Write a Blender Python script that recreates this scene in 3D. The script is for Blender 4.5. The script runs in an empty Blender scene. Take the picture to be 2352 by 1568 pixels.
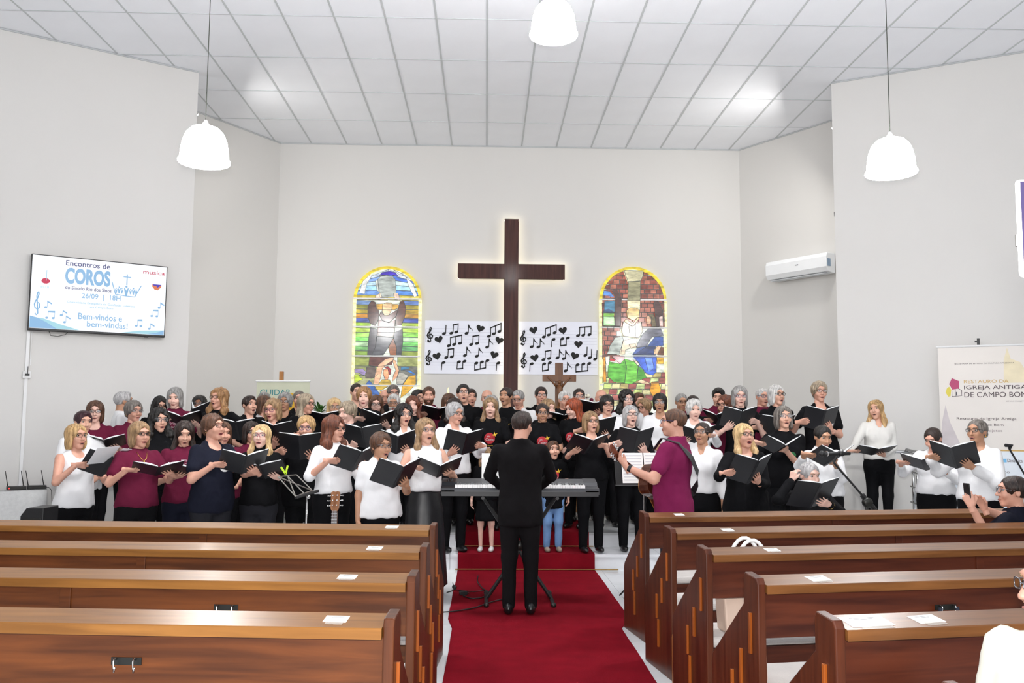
import bpy, bmesh, math, random
import numpy as np
from mathutils import Matrix, Vector
random.seed(7)
S = bpy.context.scene
COL = S.collection
# ------------------------------------------------------------------ camera
FPX, PITCH, YAW, ROLL, HC = 2050.0, 0.0895, 0.0285, 0.0065, 1.65
Fw = np.array([math.sin(YAW) * math.cos(PITCH), math.cos(YAW) * math.cos(PITCH), math.sin(PITCH)])
R0 = np.array([math.cos(YAW), -math.sin(YAW), 0.0]); U0 = np.cross(R0, Fw)
Rw = math.cos(ROLL) * R0 + math.sin(ROLL) * U0
Uw = -math.sin(ROLL) * R0 + math.cos(ROLL) * U0
CAM = np.array([0.0, 0.0, HC])
cd = bpy.data.cameras.new('camera'); cam = bpy.data.objects.new('camera', cd); COL.objects.link(cam)
cd.sensor_width = 36.0; cd.lens = FPX / 2352.0 * 36.0; cd.clip_start = 0.05; cd.clip_end = 200
m = Matrix.Identity(4)
for i in range(3):
    m[i][0], m[i][1], m[i][2], m[i][3] = Rw[i], Uw[i], -Fw[i], CAM[i]
cam.matrix_world = m
S.camera = cam
def ray(px, py): return Fw + Rw * (px - 1176) / FPX - Uw * (py - 784) / FPX
def atY(px, py, Y): d = ray(px, py); return Vector(CAM + d * (Y / d[1]))
def atZ(px, py, Z): d = ray(px, py); return Vector(CAM + d * ((Z - HC) / d[2]))
# ------------------------------------------------------------------ light
S.view_settings.view_transform = 'Standard'; S.view_settings.look = 'None'
S.view_settings.gamma = 1.0; S.view_settings.use_curve_mapping = False
S.view_settings.exposure = -0.2
wd = bpy.data.worlds.new('world'); S.world = wd; wd.use_nodes = True
wd.node_tree.nodes['Background'].inputs[0].default_value = (0.93, 0.96, 1.0, 1)
wd.node_tree.nodes['Background'].inputs[1].default_value = 1.85
def lamp(name, kind, loc, energy, color=(1, 1, 1), size=0.2, aim=None, spot=None):
    l = bpy.data.lights.new(name, kind); l.energy = energy; l.color = color
    if kind == 'AREA': l.size = size
    else: l.shadow_soft_size = size
    if spot: l.spot_size = spot; l.spot_blend = 0.8
    o = bpy.data.objects.new(name, l); COL.objects.link(o); o.location = loc
    if aim is not None:
        o.rotation_euler = (Vector(aim) - Vector(loc)).to_track_quat('-Z', 'Y').to_euler()
    return o
lamp('camera_flash', 'AREA', (0.0, -0.02, HC + 0.14), 270, (1, 0.98, 0.96), 0.09, (0.3, 12, 2.6))
S.cycles.max_bounces = 6; S.cycles.diffuse_bounces = 4; S.cycles.glossy_bounces = 2; S.cycles.transmission_bounces = 2; S.cycles.transparent_max_bounces = 6
S.cycles.caustics_reflective = False; S.cycles.caustics_refractive = False
# ------------------------------------------------------------------ helpers
def lin(c):
    if isinstance(c, str):
        c = [int(c[i:i + 2], 16) / 255 for i in (0, 2, 4)]
    return tuple(x / 12.92 if x <= 0.04045 else ((x + 0.055) / 1.055) ** 2.4 for x in c)
MATS = {}
def mat(name, col, rough=0.6, metal=0.0, var=0.06, vscale=8.0, bump=0.0, bscale=40.0, stretch=(1, 1, 1),
        emit=0.0, alpha=1.0, spec=0.5, coat=0.0, sss=0.0, sheen=0.0, col2=None):
    """one procedural principled material: noise-mottled colour and optional fine relief"""
    if name in MATS: return MATS[name]
    M = bpy.data.materials.new(name); M.use_nodes = True; MATS[name] = M
    nt = M.node_tree; N = nt.nodes; L = nt.links; b = N['Principled BSDF']
    c = lin(col)
    tc = N.new('ShaderNodeTexCoord'); mp = N.new('ShaderNodeMapping'); mp.inputs['Scale'].default_value = stretch
    L.new(tc.outputs['Object'], mp.inputs[0])
    nz = N.new('ShaderNodeTexNoise'); nz.inputs['Scale'].default_value = vscale; nz.inputs['Detail'].default_value = 4
    L.new(mp.outputs[0], nz.inputs['Vector'])
    rp = N.new('ShaderNodeValToRGB'); L.new(nz.outputs['Fac'], rp.inputs[0])
    lo = [max(0, x * (1 - var)) for x in c] if col2 is None else lin(col2)
    hi = [min(1, x * (1 + var)) for x in c]
    rp.color_ramp.elements[0].position = 0.3; rp.color_ramp.elements[1].position = 0.7
    rp.color_ramp.elements[0].color = (*lo, 1); rp.color_ramp.elements[1].color = (*hi, 1)
    L.new(rp.outputs[0], b.inputs['Base Color'])
    b.inputs['Roughness'].default_value = rough; b.inputs['Metallic'].default_value = metal
    b.inputs['Specular IOR Level'].default_value = spec
    b.inputs['Coat Weight'].default_value = coat; b.inputs['Coat Roughness'].default_value = 0.12
    if sheen: b.inputs['Sheen Weight'].default_value = sheen
    if sss:
        b.inputs['Subsurface Weight'].default_value = sss; b.inputs['Subsurface Radius'].default_value = (0.01, 0.004, 0.002)
        b.inputs['Subsurface Scale'].default_value = 1.0
    if bump:
        n2 = N.new('ShaderNodeTexNoise'); n2.inputs['Scale'].default_value = bscale; n2.inputs['Detail'].default_value = 3
        L.new(mp.outputs[0], n2.inputs['Vector'])
        bp = N.new('ShaderNodeBump'); bp.inputs['Strength'].default_value = bump; bp.inputs['Distance'].default_value = 0.01
        L.new(n2.outputs['Fac'], bp.inputs['Height']); L.new(bp.outputs[0], b.inputs['Normal'])
    if emit:
        L.new(rp.outputs[0], b.inputs['Emission Color']); b.inputs['Emission Strength'].default_value = emit
    if alpha < 1: b.inputs['Alpha'].default_value = alpha
    return M
def empty(name, loc=(0, 0, 0), rz=0.0, parent=None):
    o = bpy.data.objects.new(name, None); COL.objects.link(o); o.location = loc; o.rotation_euler = (0, 0, rz)
    o.empty_display_size = 0.05
    if parent: o.parent = parent
    return o
def tag(o, label=None, cat=None, group=None, kind=None):
    if label: o['label'] = label
    if cat: o['category'] = cat
    if group: o['group'] = group
    if kind: o['kind'] = kind
    return o
def mobj(name, me, mt=None, parent=None, M=None):
    o = bpy.data.objects.new(name, me); COL.objects.link(o)
    if mt is not None and not me.materials: me.materials.append(mt)
    if parent is not None: o.parent = parent
    if M is not None: o.matrix_local = M
    return o
class MB:
    """collects simple shapes, then links them as ONE mesh object"""
    def __init__(s): s.v = []; s.f = []; s.mi = []; s.cur = 0
    def add(s, v, f):
        n = len(s.v); s.v += [tuple(p) for p in v]; s.f += [tuple(n + i for i in q) for q in f]; s.mi += [s.cur] * len(f); return s
    def box(s, lo, hi, M=None):
        x0, y0, z0 = lo; x1, y1, z1 = hi
        v = [Vector(p) for p in ((x0, y0, z0), (x1, y0, z0), (x1, y1, z0), (x0, y1, z0), (x0, y0, z1), (x1, y0, z1), (x1, y1, z1), (x0, y1, z1))]
        if M is not None: v = [M @ p for p in v]
        return s.add(v, [(0, 3, 2, 1), (4, 5, 6, 7), (0, 1, 5, 4), (1, 2, 6, 5), (2, 3, 7, 6), (3, 0, 4, 7)])
    def prism(s, poly, a, b, ax=2, M=None):
        """polygon (2-D) extruded along axis ax from a to b"""
        def P(p, t):
            if ax == 2: q = (p[0], p[1], t)
            elif ax == 1: q = (p[0], t, p[1])
            else: q = (t, p[0], p[1])
            q = Vector(q); return M @ q if M is not None else q
        n = len(poly); v = [P(p, a) for p in poly] + [P(p, b) for p in poly]
        f = [tuple(range(n))[::-1], tuple(range(n, 2 * n))] + [(i, (i + 1) % n, n + (i + 1) % n, n + i) for i in range(n)]
        return s.add(v, f)
    def tube(s, path, r, seg=8, cap=True):
        path = [Vector(p) for p in path]; n = len(path)
        rs = r if isinstance(r, (list, tuple)) else [r] * n
        v = []; f = []; up = None
        for i, p in enumerate(path):
            d = (path[min(i + 1, n - 1)] - path[max(i - 1, 0)])
            if d.length < 1e-9: d = Vector((0, 0, 1))
            d.normalize()
            if up is None: up = d.orthogonal().normalized()
            else:
                up = up - d * up.dot(d)
                up = up.normalized() if up.length > 1e-6 else d.orthogonal().normalized()
            w = d.cross(up)
            for k in range(seg):
                a = 2 * math.pi * k / seg; v.append(p + (up * math.cos(a) + w * math.sin(a)) * rs[i])
        for i in range(n - 1):
            for k in range(seg):
                k2 = (k + 1) % seg; f.append((i * seg + k, i * seg + k2, (i + 1) * seg + k2, (i + 1) * seg + k))
        if cap: f += [tuple(range(seg))[::-1], tuple(range((n - 1) * seg, n * seg))]
        return s.add(v, f)
    def lathe(s, prof, seg=24, M=None, cap=True):
        """profile (r, z) spun about Z"""
        v = []; f = []; n = len(prof)
        for r, z in prof:
            for k in range(seg):
                a = 2 * math.pi * k / seg; p = Vector((r * math.cos(a), r * math.sin(a), z)); v.append(M @ p if M is not None else p)
        for i in range(n - 1):
            for k in range(seg):
                k2 = (k + 1) % seg; f.append((i * seg + k, i * seg + k2, (i + 1) * seg + k2, (i + 1) * seg + k))
        if cap: f += [tuple(range(seg))[::-1], tuple(range((n - 1) * seg, n * seg))]
        return s.add(v, f)
    def ball(s, c, r, seg=12, rings=8):
        c = Vector(c); r = (r, r, r) if not isinstance(r, (tuple, list)) else r
        prof = [(max(1e-4, math.sin(math.pi * i / rings)), -math.cos(math.pi * i / rings)) for i in range(rings + 1)]
        return s.lathe(prof, seg, Matrix.Translation(c) @ Matrix.Diagonal((*r, 1)))
    def mesh(s, name, mats=(), smooth=False):
        me = bpy.data.meshes.new(name); me.from_pydata([tuple(p) for p in s.v], [], s.f)
        for mm in mats: me.materials.append(mm)
        if len(mats) > 1: me.polygons.foreach_set('material_index', s.mi)
        if smooth: me.polygons.foreach_set('use_smooth', [True] * len(me.polygons))
        me.update(); return me
    def build(s, name, mt, parent=None, smooth=False, M=None, bevel=0.0):
        me = s.mesh(name, mt if isinstance(mt, (list, tuple)) else (mt,), smooth)
        o = mobj(name, me, None, parent, M)
        if bevel:
            b = o.modifiers.new('b', 'BEVEL'); b.width = bevel; b.segments = 2; b.limit_method = 'ANGLE'; b.angle_limit = 0.7
        return o
def frame(o, r, u):
    """matrix with local X = r, Y = u, Z = r x u"""
    r = Vector(r).normalized(); u = Vector(u).normalized(); n = r.cross(u)
    M = Matrix.Identity(4)
    for i in range(3): M[i][0], M[i][1], M[i][2], M[i][3] = r[i], u[i], n[i], o[i]
    return M
_TX = {}
def text_mesh(s, ext=0.0, bold=0.0):
    k = (s, ext, bold)
    if k in _TX: return _TX[k]
    cu = bpy.data.curves.new('t', 'FONT'); cu.body = s; cu.size = 1.0; cu.extrude = ext; cu.align_x = 'CENTER'; cu.align_y = 'CENTER'; cu.resolution_u = 4; cu.offset = bold
    o = bpy.data.objects.new('t', cu); COL.objects.link(o)
    dg = bpy.context.evaluated_depsgraph_get(); me = bpy.data.meshes.new_from_object(o.evaluated_get(dg))
    bpy.data.objects.remove(o); bpy.data.curves.remove(cu)
    me.materials.clear(); _TX[k] = me
    return me
def text(name, s, x, y, w, h, mt, parent, M=None, z=0.002, bold=0.0):
    """lettering fitted to width w and height h, centred at (x, y) of a flat face"""
    me = text_mesh(s, 0.0, bold).copy(); me.name = name
    co = np.empty(len(me.vertices) * 3, 'f'); me.vertices.foreach_get('co', co); co = co.reshape(-1, 3)
    lo, hi = co.min(0), co.max(0); sz = np.maximum(hi - lo, 1e-6)
    c2 = (co - (lo + hi) / 2) * np.array([w / sz[0], h / sz[1], 0]) + np.array([x, y, z])
    me.vertices.foreach_set('co', c2.astype('f').ravel()); me.update()
    me.materials.clear(); me.materials.append(mt)
    return mobj(name, me, None, parent, M)
def copy_tree(o, parent=None):
    c = o.copy(); COL.objects.link(c); c.parent = parent
    for ch in list(o.children): copy_tree(ch, c)
    return c
# ------------------------------------------------------------------ the room
CZ = 6.47; YW = 15.33; RX = 0.41
STEP1, STEP2, Z1, Z2 = 10.15, 10.72, 0.177, 0.345
m_wall = mat('wall_paint', 'd7d5d2', 0.85, var=0.012, vscale=0.7, bump=0.05, bscale=160)
m_ceil = mat('ceiling_tile', 'f2f4f9', 0.9, var=0.015, vscale=2, bump=0.08, bscale=220)
m_tbar = mat('ceiling_grid', 'c2c6c8', 0.6, var=0.02)
m_floor = mat('porcelain_tile', 'dfe2e5', 0.16, var=0.03, vscale=1.5, stretch=(1, 4, 1))
m_grout = mat('grout', 'aab0b6', 0.8)
m_white = mat('white_paint', 'e6e6e6', 0.5, var=0.02)
def struct(o): o['kind'] = 'structure'; return o
fl = struct(MB().box((-7.9, -2, -0.2), (8.7, STEP1 + 0.6, -0.004)).build('floor', m_grout))
tm = MB().box((-0.2985, -0.2985, -0.02), (0.2985, 0.2985, 0.0)).mesh('tile', (m_floor,))
for j in range(15):
    for i in range(17):
        x, y = RX - 8 * 0.6 + i * 0.6, 1.75 + j * 0.6
        if y + 0.3 > STEP1: y2 = y
        t = mobj('tile', tm, None, fl); t.location = (x, y, 0)
# ceiling: suspended grid with lay-in panels
W_, L_ = 0.6125, 1.24
ce = struct(MB().box((-8.2, -2, CZ + 0.03), (9.0, YW + 0.4, CZ + 0.2)).build('ceiling', m_ceil))
pm = MB().box((-W_ / 2 + 0.007, -L_ / 2 + 0.007, 0.006), (W_ / 2 - 0.007, L_ / 2 - 0.007, 0.03)).mesh('ceiling_panel', (m_ceil,))
for j in range(10):
    for i in range(-13, 15):
        y = YW - L_ * (j + 0.5)
        x = -0.028 + W_ * (i + 0.5)
        hw = 4.9 + max(0, (13.9 - y)) * 1.5
        if abs(x - RX) > hw: continue
        t = mobj('ceiling_panel', pm, None, ce); t.location = (x, y, CZ)
for i in range(-13, 15):
    x = -0.028 + W_ * i
    MB().box((x - 0.012, -2, CZ), (x + 0.012, YW, CZ + 0.012)).build('grid_bar', m_tbar, ce)
for j in range(11):
    y = YW - L_ * j
    MB().box((-8, y - 0.007, CZ - 0.001), (8.8, y + 0.007, CZ + 0.011)).build('grid_bar', m_tbar, ce)
# walls: (x, y) polylines, extruded up
def wallseg(name, pts, th=0.14, z1=CZ + 0.02):
    """solid wall along the polyline pts, th thick away from the room (left side of travel)"""
    P = [Vector((*p, 0)) for p in pts]; off = []
    for i in range(len(P)):
        ns = []
        for a, b in ((i - 1, i), (i, i + 1)):
            if a >= 0 and b < len(P): d = (P[b] - P[a]).normalized(); ns.append(Vector((-d.y, d.x, 0)))
        n = sum(ns, Vector()).normalized(); off.append(P[i] + n * th / max(0.4, n.dot(ns[0])))
    poly = [(p.x, p.y) for p in P] + [(p.x, p.y) for p in reversed(off)]
    return struct(MB().prism(poly, 0, z1).build(name, m_wall))
wallseg('wall_back', [(4.44, YW), (-3.63, YW)][::-1])
CL = [(-3.63, YW), (-5.75, 11.86)]; CR = [(4.44, YW), (6.66, 11.86)]
wallseg('wall_chancel_left', CL[::-1]); wallseg('wall_chancel_right', CR)
AL = [(-4.04, 12.165), (-7.75, 9.776)]; AR = [(4.856, 12.16), (8.57, 10.06)]
wallseg('wall_left', AL[::-1]); wallseg('wall_right', AR)
wallseg('wall_nave_left', [(-7.75, -1.5), (-7.75, 9.776)]); wallseg('wall_nave_right', [(8.57, 10.06), (8.57, -1.5)])
dL = Vector((AL[1][0] - AL[0][0], AL[1][1] - AL[0][1], 0)).normalized()       # along left wall, away from the chancel
dR = Vector((AR[1][0] - AR[0][0], AR[1][1] - AR[0][1], 0)).normalized()
nL = Vector((-dL.y, dL.x, 0)); nL = nL if nL.y < 0 else -nL                     # into the nave
nR = Vector((-dR.y, dR.x, 0)); nR = nR if nR.y < 0 else -nR
UP = Vector((0, 0, 1))
# trims where the walls meet the ceiling
m_trim = mat('trim_grey', 'b9bcbd', 0.5)
for n, pts in (('trim_1', [(-3.63, YW), (4.44, YW)]), ('trim_2', CL), ('trim_3', CR), ('trim_4', AL), ('trim_5', AR)):
    a, b = Vector((*pts[0], CZ - 0.008)), Vector((*pts[1], CZ - 0.008))
    struct(MB().tube([a, b], 0.014, 4).build(n, m_trim))
# chancel platform: two white steps
m_marble = mat('white_marble', 'e4e6ea', 0.18, var=0.03, vscale=2)
m_plat = mat('platform_tile', 'b9bbbd', 0.3, var=0.04, vscale=2)
pl = MB()
pl.box((-5.1, STEP2, 0), (5.5, YW - 0.01, Z2 - 0.03))
plat = struct(pl.build('floor_platform', m_marble)); plat.name = 'floor_platform'
MB().box((-5.1, STEP2 - 0.02, Z2 - 0.03), (5.5, YW - 0.01, Z2)).build('platform_top', m_plat, plat)
for k in range(9):
    x = -5.1 + k * 1.178
    MB().box((x + 0.002, STEP1, 0), (x + 1.176, STEP2 + 0.02, Z1 - 0.03)).build('step_riser', m_marble, plat)
    MB().box((x + 0.002, STEP1 - 0.02, Z1 - 0.03), (x + 1.176, STEP2 + 0.02, Z1)).build('step_tread', m_marble, plat)
# ------------------------------------------------------------------ red carpet
m_car = mat('carpet_red', '760f1c', 1.0, var=0.12, vscale=5, bump=0.6, bscale=400, spec=0.05)
m_brass = mat('brass', 'b08d57', 0.35, metal=1.0)
cx0, cx1 = -0.30, 1.23
run = [(1.0, 0.008), (STEP1 - 0.035, 0.008), (STEP1 - 0.03, Z1 - 0.03), (STEP1 - 0.03, Z1 + 0.008), (STEP2 - 0.035, Z1 + 0.008),
       (STEP2 - 0.03, Z2 - 0.02), (STEP2 - 0.03, Z2 + 0.008), (13.0, Z2 + 0.008)]
cb = MB(); ny = 26
edge = []
for k, (y, z) in enumerate(run):
    edge.append((y, z))
prof = []
for (y0, z0), (y1, z1) in zip(edge, edge[1:]):
    n = max(1, int(abs(y1 - y0) / 0.35))
    for i in range(n): t = i / n; prof.append((y0 + (y1 - y0) * t, z0 + (z1 - z0) * t))
prof.append(edge[-1])
for (y0, z0), (y1, z1) in zip(prof, prof[1:]):
    def e(y):
        w = 0.012 * math.sin(y * 2.1) + 0.006 * math.sin(y * 7)
        if y > STEP1 - 0.04: w = 0
        near = y < 7.45
        return (cx0 + 0.042 if near else cx0) + 0.3 * w, (cx1 - 0.13 if near else cx1) + 0.3 * w
    a0, a1 = e(y0); b0, b1 = e(y1)
    dy = -0.006 if abs(y1 - y0) < 0.01 else 0; dz = -0.012 if dy == 0 else 0
    cb.add([(a0, y0, z0), (a1, y0, z0), (b1, y1, z1), (b0, y1, z1)], [(0, 1, 2, 3)])
    cb.add([(a0, y0, z0), (b0, y1, z1), (b0, y1 + (0.03 if dy else 0), z1 - (0.008 if not dy else 0)), (a0, y0 + (0.03 if dy else 0), z0 - (0.008 if not dy else 0))], [(0, 1, 2, 3)])
    cb.add([(a1, y0, z0), (b1, y1, z1), (b1, y1 + (0.03 if dy else 0), z1 - (0.008 if not dy else 0)), (a1, y0 + (0.03 if dy else 0), z0 - (0.008 if not dy else 0))], [(3, 2, 1, 0)])
carpet = empty('carpet_runner', ((cx0 + cx1) / 2, 5, 0))
tag(carpet, 'long red carpet runner down the aisle and over the two steps', 'carpet')
cb.build('runner', m_car, carpet, M=Matrix.Translation((-(cx0 + cx1) / 2, -5, 0)))
for y, z, x0, x1 in ((STEP1 - 0.05, 0.016, cx0 - 0.03, cx1 + 0.26), (STEP2 - 0.05, Z1 + 0.016, cx0 - 0.02, cx1 + 0.05)):
    MB().tube([(x0, y, z), (x1, y, z)], 0.007, 8).build('carpet_rod', m_brass, carpet, M=Matrix.Translation((-(cx0 + cx1) / 2, -5, 0)))
# ------------------------------------------------------------------ pews
def wood(name, c, c2, rough=0.34, axis=0):
    M = bpy.data.materials.new(name); M.use_nodes = True; nt = M.node_tree; N = nt.nodes; L = nt.links; b = N['Principled BSDF']
    tc = N.new('ShaderNodeTexCoord'); mp = N.new('ShaderNodeMapping')
    sc = [14.0, 14.0, 14.0]; sc[axis] = 1.0; mp.inputs['Scale'].default_value = sc
    L.new(tc.outputs['Object'], mp.inputs[0])
    oi = N.new('ShaderNodeObjectInfo'); ad = N.new('ShaderNodeVectorMath'); ad.operation = 'ADD'
    L.new(mp.outputs[0], ad.inputs[0]); L.new(oi.outputs['Location'], ad.inputs[1])
    nz = N.new('ShaderNodeTexNoise'); nz.inputs['Scale'].default_value = 1.6; nz.inputs['Detail'].default_value = 8; nz.inputs['Distortion'].default_value = 0.6
    L.new(ad.outputs[0], nz.inputs['Vector'])
    rp = N.new('ShaderNodeValToRGB'); L.new(nz.outputs['Fac'], rp.inputs[0])
    e = rp.color_ramp.elements; e[0].position = 0.32; e[1].position = 0.7; e[0].color = (*lin(c2), 1); e[1].color = (*lin(c), 1)
    L.new(rp.outputs[0], b.inputs['Base Color']); b.inputs['Roughness'].default_value = rough
    b.inputs['Coat Weight'].default_value = 0.12 if 'rail' in name else 0.05; b.inputs['Coat Roughness'].default_value = 0.1; b.inputs['Specular IOR Level'].default_value = 0.35
    bp = N.new('ShaderNodeBump'); bp.inputs['Strength'].default_value = 0.08; bp.inputs['Distance'].default_value = 0.004
    L.new(nz.outputs['Fac'], bp.inputs['Height']); L.new(bp.outputs[0], b.inputs['Normal'])
    return M
m_pewL = wood('pew_wood', '6a3917', '45220c'); m_pewvL = wood('pew_wood_upright', '63351b', '40200e', axis=2)
m_railL = wood('pew_rail_wood', '96652f', '734a1e'); m_pewR = wood('pew_wood_dark', '5a2a18', '3a160c'); m_pewvR = wood('pew_wood_dark_upright', '5c2e1a', '3c1a0e', axis=2); m_railR = wood('pew_rail_dark', '80532c', '5c3718'); m_batten = wood('pew_batten', 'a0541e', '7c3e12', axis=2)
m_cush = mat('cushion_cloth', 'cfcac6', 0.85, var=0.04, bump=0.2, bscale=120)
m_steel = mat('chrome', 'c9c9c9', 0.18, metal=1.0); m_dkmetal = mat('dark_metal', '3a3a38', 0.4, metal=0.8)
m_black = mat('black_plastic', '141416', 0.45, var=0.1)
m_paper = mat('paper', 'f2f2f0', 0.6, var=0.01); m_ink = mat('ink_grey', '55565c', 0.7)
m_tape = mat('clear_tape', 'efe9e0', 0.08, alpha=0.28, var=0.0)
def pew(side, x, y, ang, length, label, posts=(), hooks=(), cards=(), idx=0):
    """side = +1 pew right of the aisle. Origin on floor at the aisle end; local +X runs away from the aisle, +Y to the altar"""
    # built for the right side, mirrored in X for the left
    t = empty('church_pew', (x, y, 0), math.radians(ang))
    tag(t, label, 'pew', 'rows of varnished church pews')
    s = side; m_pew, m_pewv, m_rail = (m_pewR, m_pewvR, m_railR) if side > 0 else (m_pewL, m_pewvL, m_railL)
    def B(lo, hi): 
        a, b = sorted((lo[0] * s, hi[0] * s)); return (a, lo[1], lo[2]), (b, hi[1], hi[2])
    prof = [(-0.14, 0), (-0.14, 0.935), (-0.125, 0.962), (-0.01, 0.972), (0.004, 0.95), (0.004, 0.83), (0.37, 0.52), (0.385, 0.48), (0.385, 0)]
    e = MB().prism(prof, 0 if s > 0 else -0.04, 0.04 if s > 0 else 0, ax=0).build('end_panel', m_pewv, t, bevel=0.006)
    for yy, z0, z1 in ((-0.07, 0.62, 0.80), (0.03, 0.46, 0.62), (0.13, 0.34, 0.50), (0.10, 0.16, 0.34)):
        MB().box(*B((-0.012, yy - 0.009, z0), (0.001, yy + 0.009, z1))).build('batten', m_batten, e, bevel=0.002)
    MB().prism(prof, *sorted((s * length, s * (length - 0.04))), ax=0).build('end_panel', m_pewv, t, bevel=0.006)
    a, b = 0.042, length - 0.042
    rp = [(-0.15, 0.893), (-0.15, 0.928), (-0.146, 0.932), (-0.004, 0.953), (-0.004, 0.918)]
    MB().prism(rp, *sorted((a * s, b * s)), ax=0).build('top_rail', m_rail, t)
    MB().box(*B((a, -0.095, 0.69), (b, -0.07, 0.905))).build('back_panel', m_pew, t)
    for p in posts:
        MB().box(*B((p - 0.025, -0.104, 0.69), (p + 0.025, -0.094, 0.895))).build('stile', m_pew, t, bevel=0.002)
    MB().box(*B((a, -0.06, 0.385), (b, 0.34, 0.41))).build('seat', m_pew, t)
    MB().box(*B((a, -0.06, 0.30), (b, -0.035, 0.385))).build('seat_rail', m_pew, t)
    MB().box(*B((a + 0.02, -0.05, 0.41), (b - 0.02, 0.34, 0.465))).build('cushion', m_cush, t, bevel=0.02)
    for hx, hz in hooks:
        h = MB().box(*B((hx - 0.055, -0.1, hz - 0.013), (hx + 0.055, -0.0955, hz + 0.013))).build('hook_plate', m_dkmetal, t)
        for q in (-0.035, 0.035):
            c = (hx + q) * s
            MB().tube([(c, -0.1, hz + 0.006), (c, -0.118, hz + 0.014), (c, -0.124, hz + 0.004), (c, -0.12, hz - 0.02), (c + 0.006, -0.13, hz - 0.03), (c + 0.012, -0.136, hz - 0.012)], 0.0032, 6).build('coat_hook', m_steel, h, smooth=True)
    return t
def card(pw, s, cx_, cy, w=0.075, d=0.055, rot=0.0, big=False):
    """white card taped on the pew's top rail"""
    sl = math.atan2(0.021, 0.142); yy = -0.075 + cy; z = 0.9425 + cy * 0.148 + 0.0006
    M = Matrix.Translation((cx_ * s, yy, z)) @ Matrix.Rotation(sl, 4, 'X') @ Matrix.Rotation(rot, 4, 'Z')
    c = empty('notice_card', (0, 0, 0)); c.parent = None
    c.matrix_world = Matrix.Translation(pw.location) @ Matrix.Rotation(pw.rotation_euler.z, 4, 'Z') @ M
    MB().box((-w / 2, -d / 2, 0), (w / 2, d / 2, 0.0008)).build('paper_card', m_paper, c)
    for k, (lw, yy) in enumerate(((0.6, 0.3), (0.45, 0.18))):
        MB().box((-w * lw / 2, d * yy - 0.0012, 0.0008), (w * lw / 2, d * yy + 0.0012, 0.001)).build('print_line', m_ink, c)
    MB().box((-w * 0.34, -d * 0.5 - 0.022, 0.0009), (w * 0.4, -d * 0.5 + 0.012, 0.0011)).build('clear_tape', m_tape, c)
    return c
PEWS = []
Rp = [(1.19, 6.98), (1.185, 5.99), (1.185, 5.06), (1.192, 4.155), (1.205, 3.30), (1.215, 2.42)]
Lp = [(-0.318, 6.126), (-0.308, 5.122), (-0.298, 4.199), (-0.303, 3.334)]
ordn = ['front', 'second', 'third', 'fourth', 'fifth', 'sixth']
R_posts = [(1.6, 3.3), (1.66, 3.4), (1.71, 3.4), (1.75,), (1.8,), (2.2,)]
R_hooks = [((3.0, 0.76),), ((2.9, 0.77),), ((0.96, 0.795), (2.7, 0.78)), ((0.96, 0.80), (2.6, 0.80)), ((1.5, 0.79),), ()]
R_ext = ['nearest the choir', 'with a white notice card', 'with white bag handles above it', 'with a dark strap on its hook', 'with two sheets on its end', 'cut by the corner']
for k, (x, y) in enumerate(Rp):
    PEWS.append(pew(1, x, y, 8.8, 4.6, 'brown wooden pew right of the aisle, %s row, %s' % (ordn[k], R_ext[k]), R_posts[k], R_hooks[k]))
L_posts = [(1.57, 3.4), (1.61, 3.4), (1.61, 3.3), (1.6, 3.2)]
L_hooks = [((2.6, 0.77),), ((0.88, 0.785),), ((0.865, 0.805), (2.4, 0.8)), ((0.965, 0.792), (2.3, 0.79))]
L_ext = ['nearest the choir', 'with a notice card at its end', 'with a coat hook near its middle', 'nearest the camera']
for k, (x, y) in enumerate(Lp):
    PEWS.append(pew(-1, x, y, -4.2, 5.2, 'brown wooden pew left of the aisle, %s row, %s' % (ordn[k], L_ext[k]), L_posts[k], L_hooks[k]))
for k, (cx_, w) in enumerate(((0.30, 0.075), (0.42, 0.08), (0.42, 0.08), (0.33, 0.1), (0.40, 0.11))):
    c = card(PEWS[k], 1, cx_, 0.0, w, 0.075 if k > 2 else 0.06, 0.1 if k > 2 else 0.02)
    tag(c, 'white printed card taped on the %s pew right of the aisle' % ordn[k], 'card', 'cards taped to the pews')
for k, cx_ in enumerate((0.30, 0.30, 0.32, 0.22)):
    c = card(PEWS[6 + k], -1, cx_, 0.005, 0.085, 0.062, -0.03)
    tag(c, 'white printed card taped on the %s pew left of the aisle' % ordn[k], 'card', 'cards taped to the pews')
c = card(PEWS[4], 1, 0.16, 0.0, 0.17, 0.1, 0.05)
tag(c, 'glossy folded sheet under tape at the end of the nearest right pew', 'card', 'cards taped to the pews')
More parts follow.
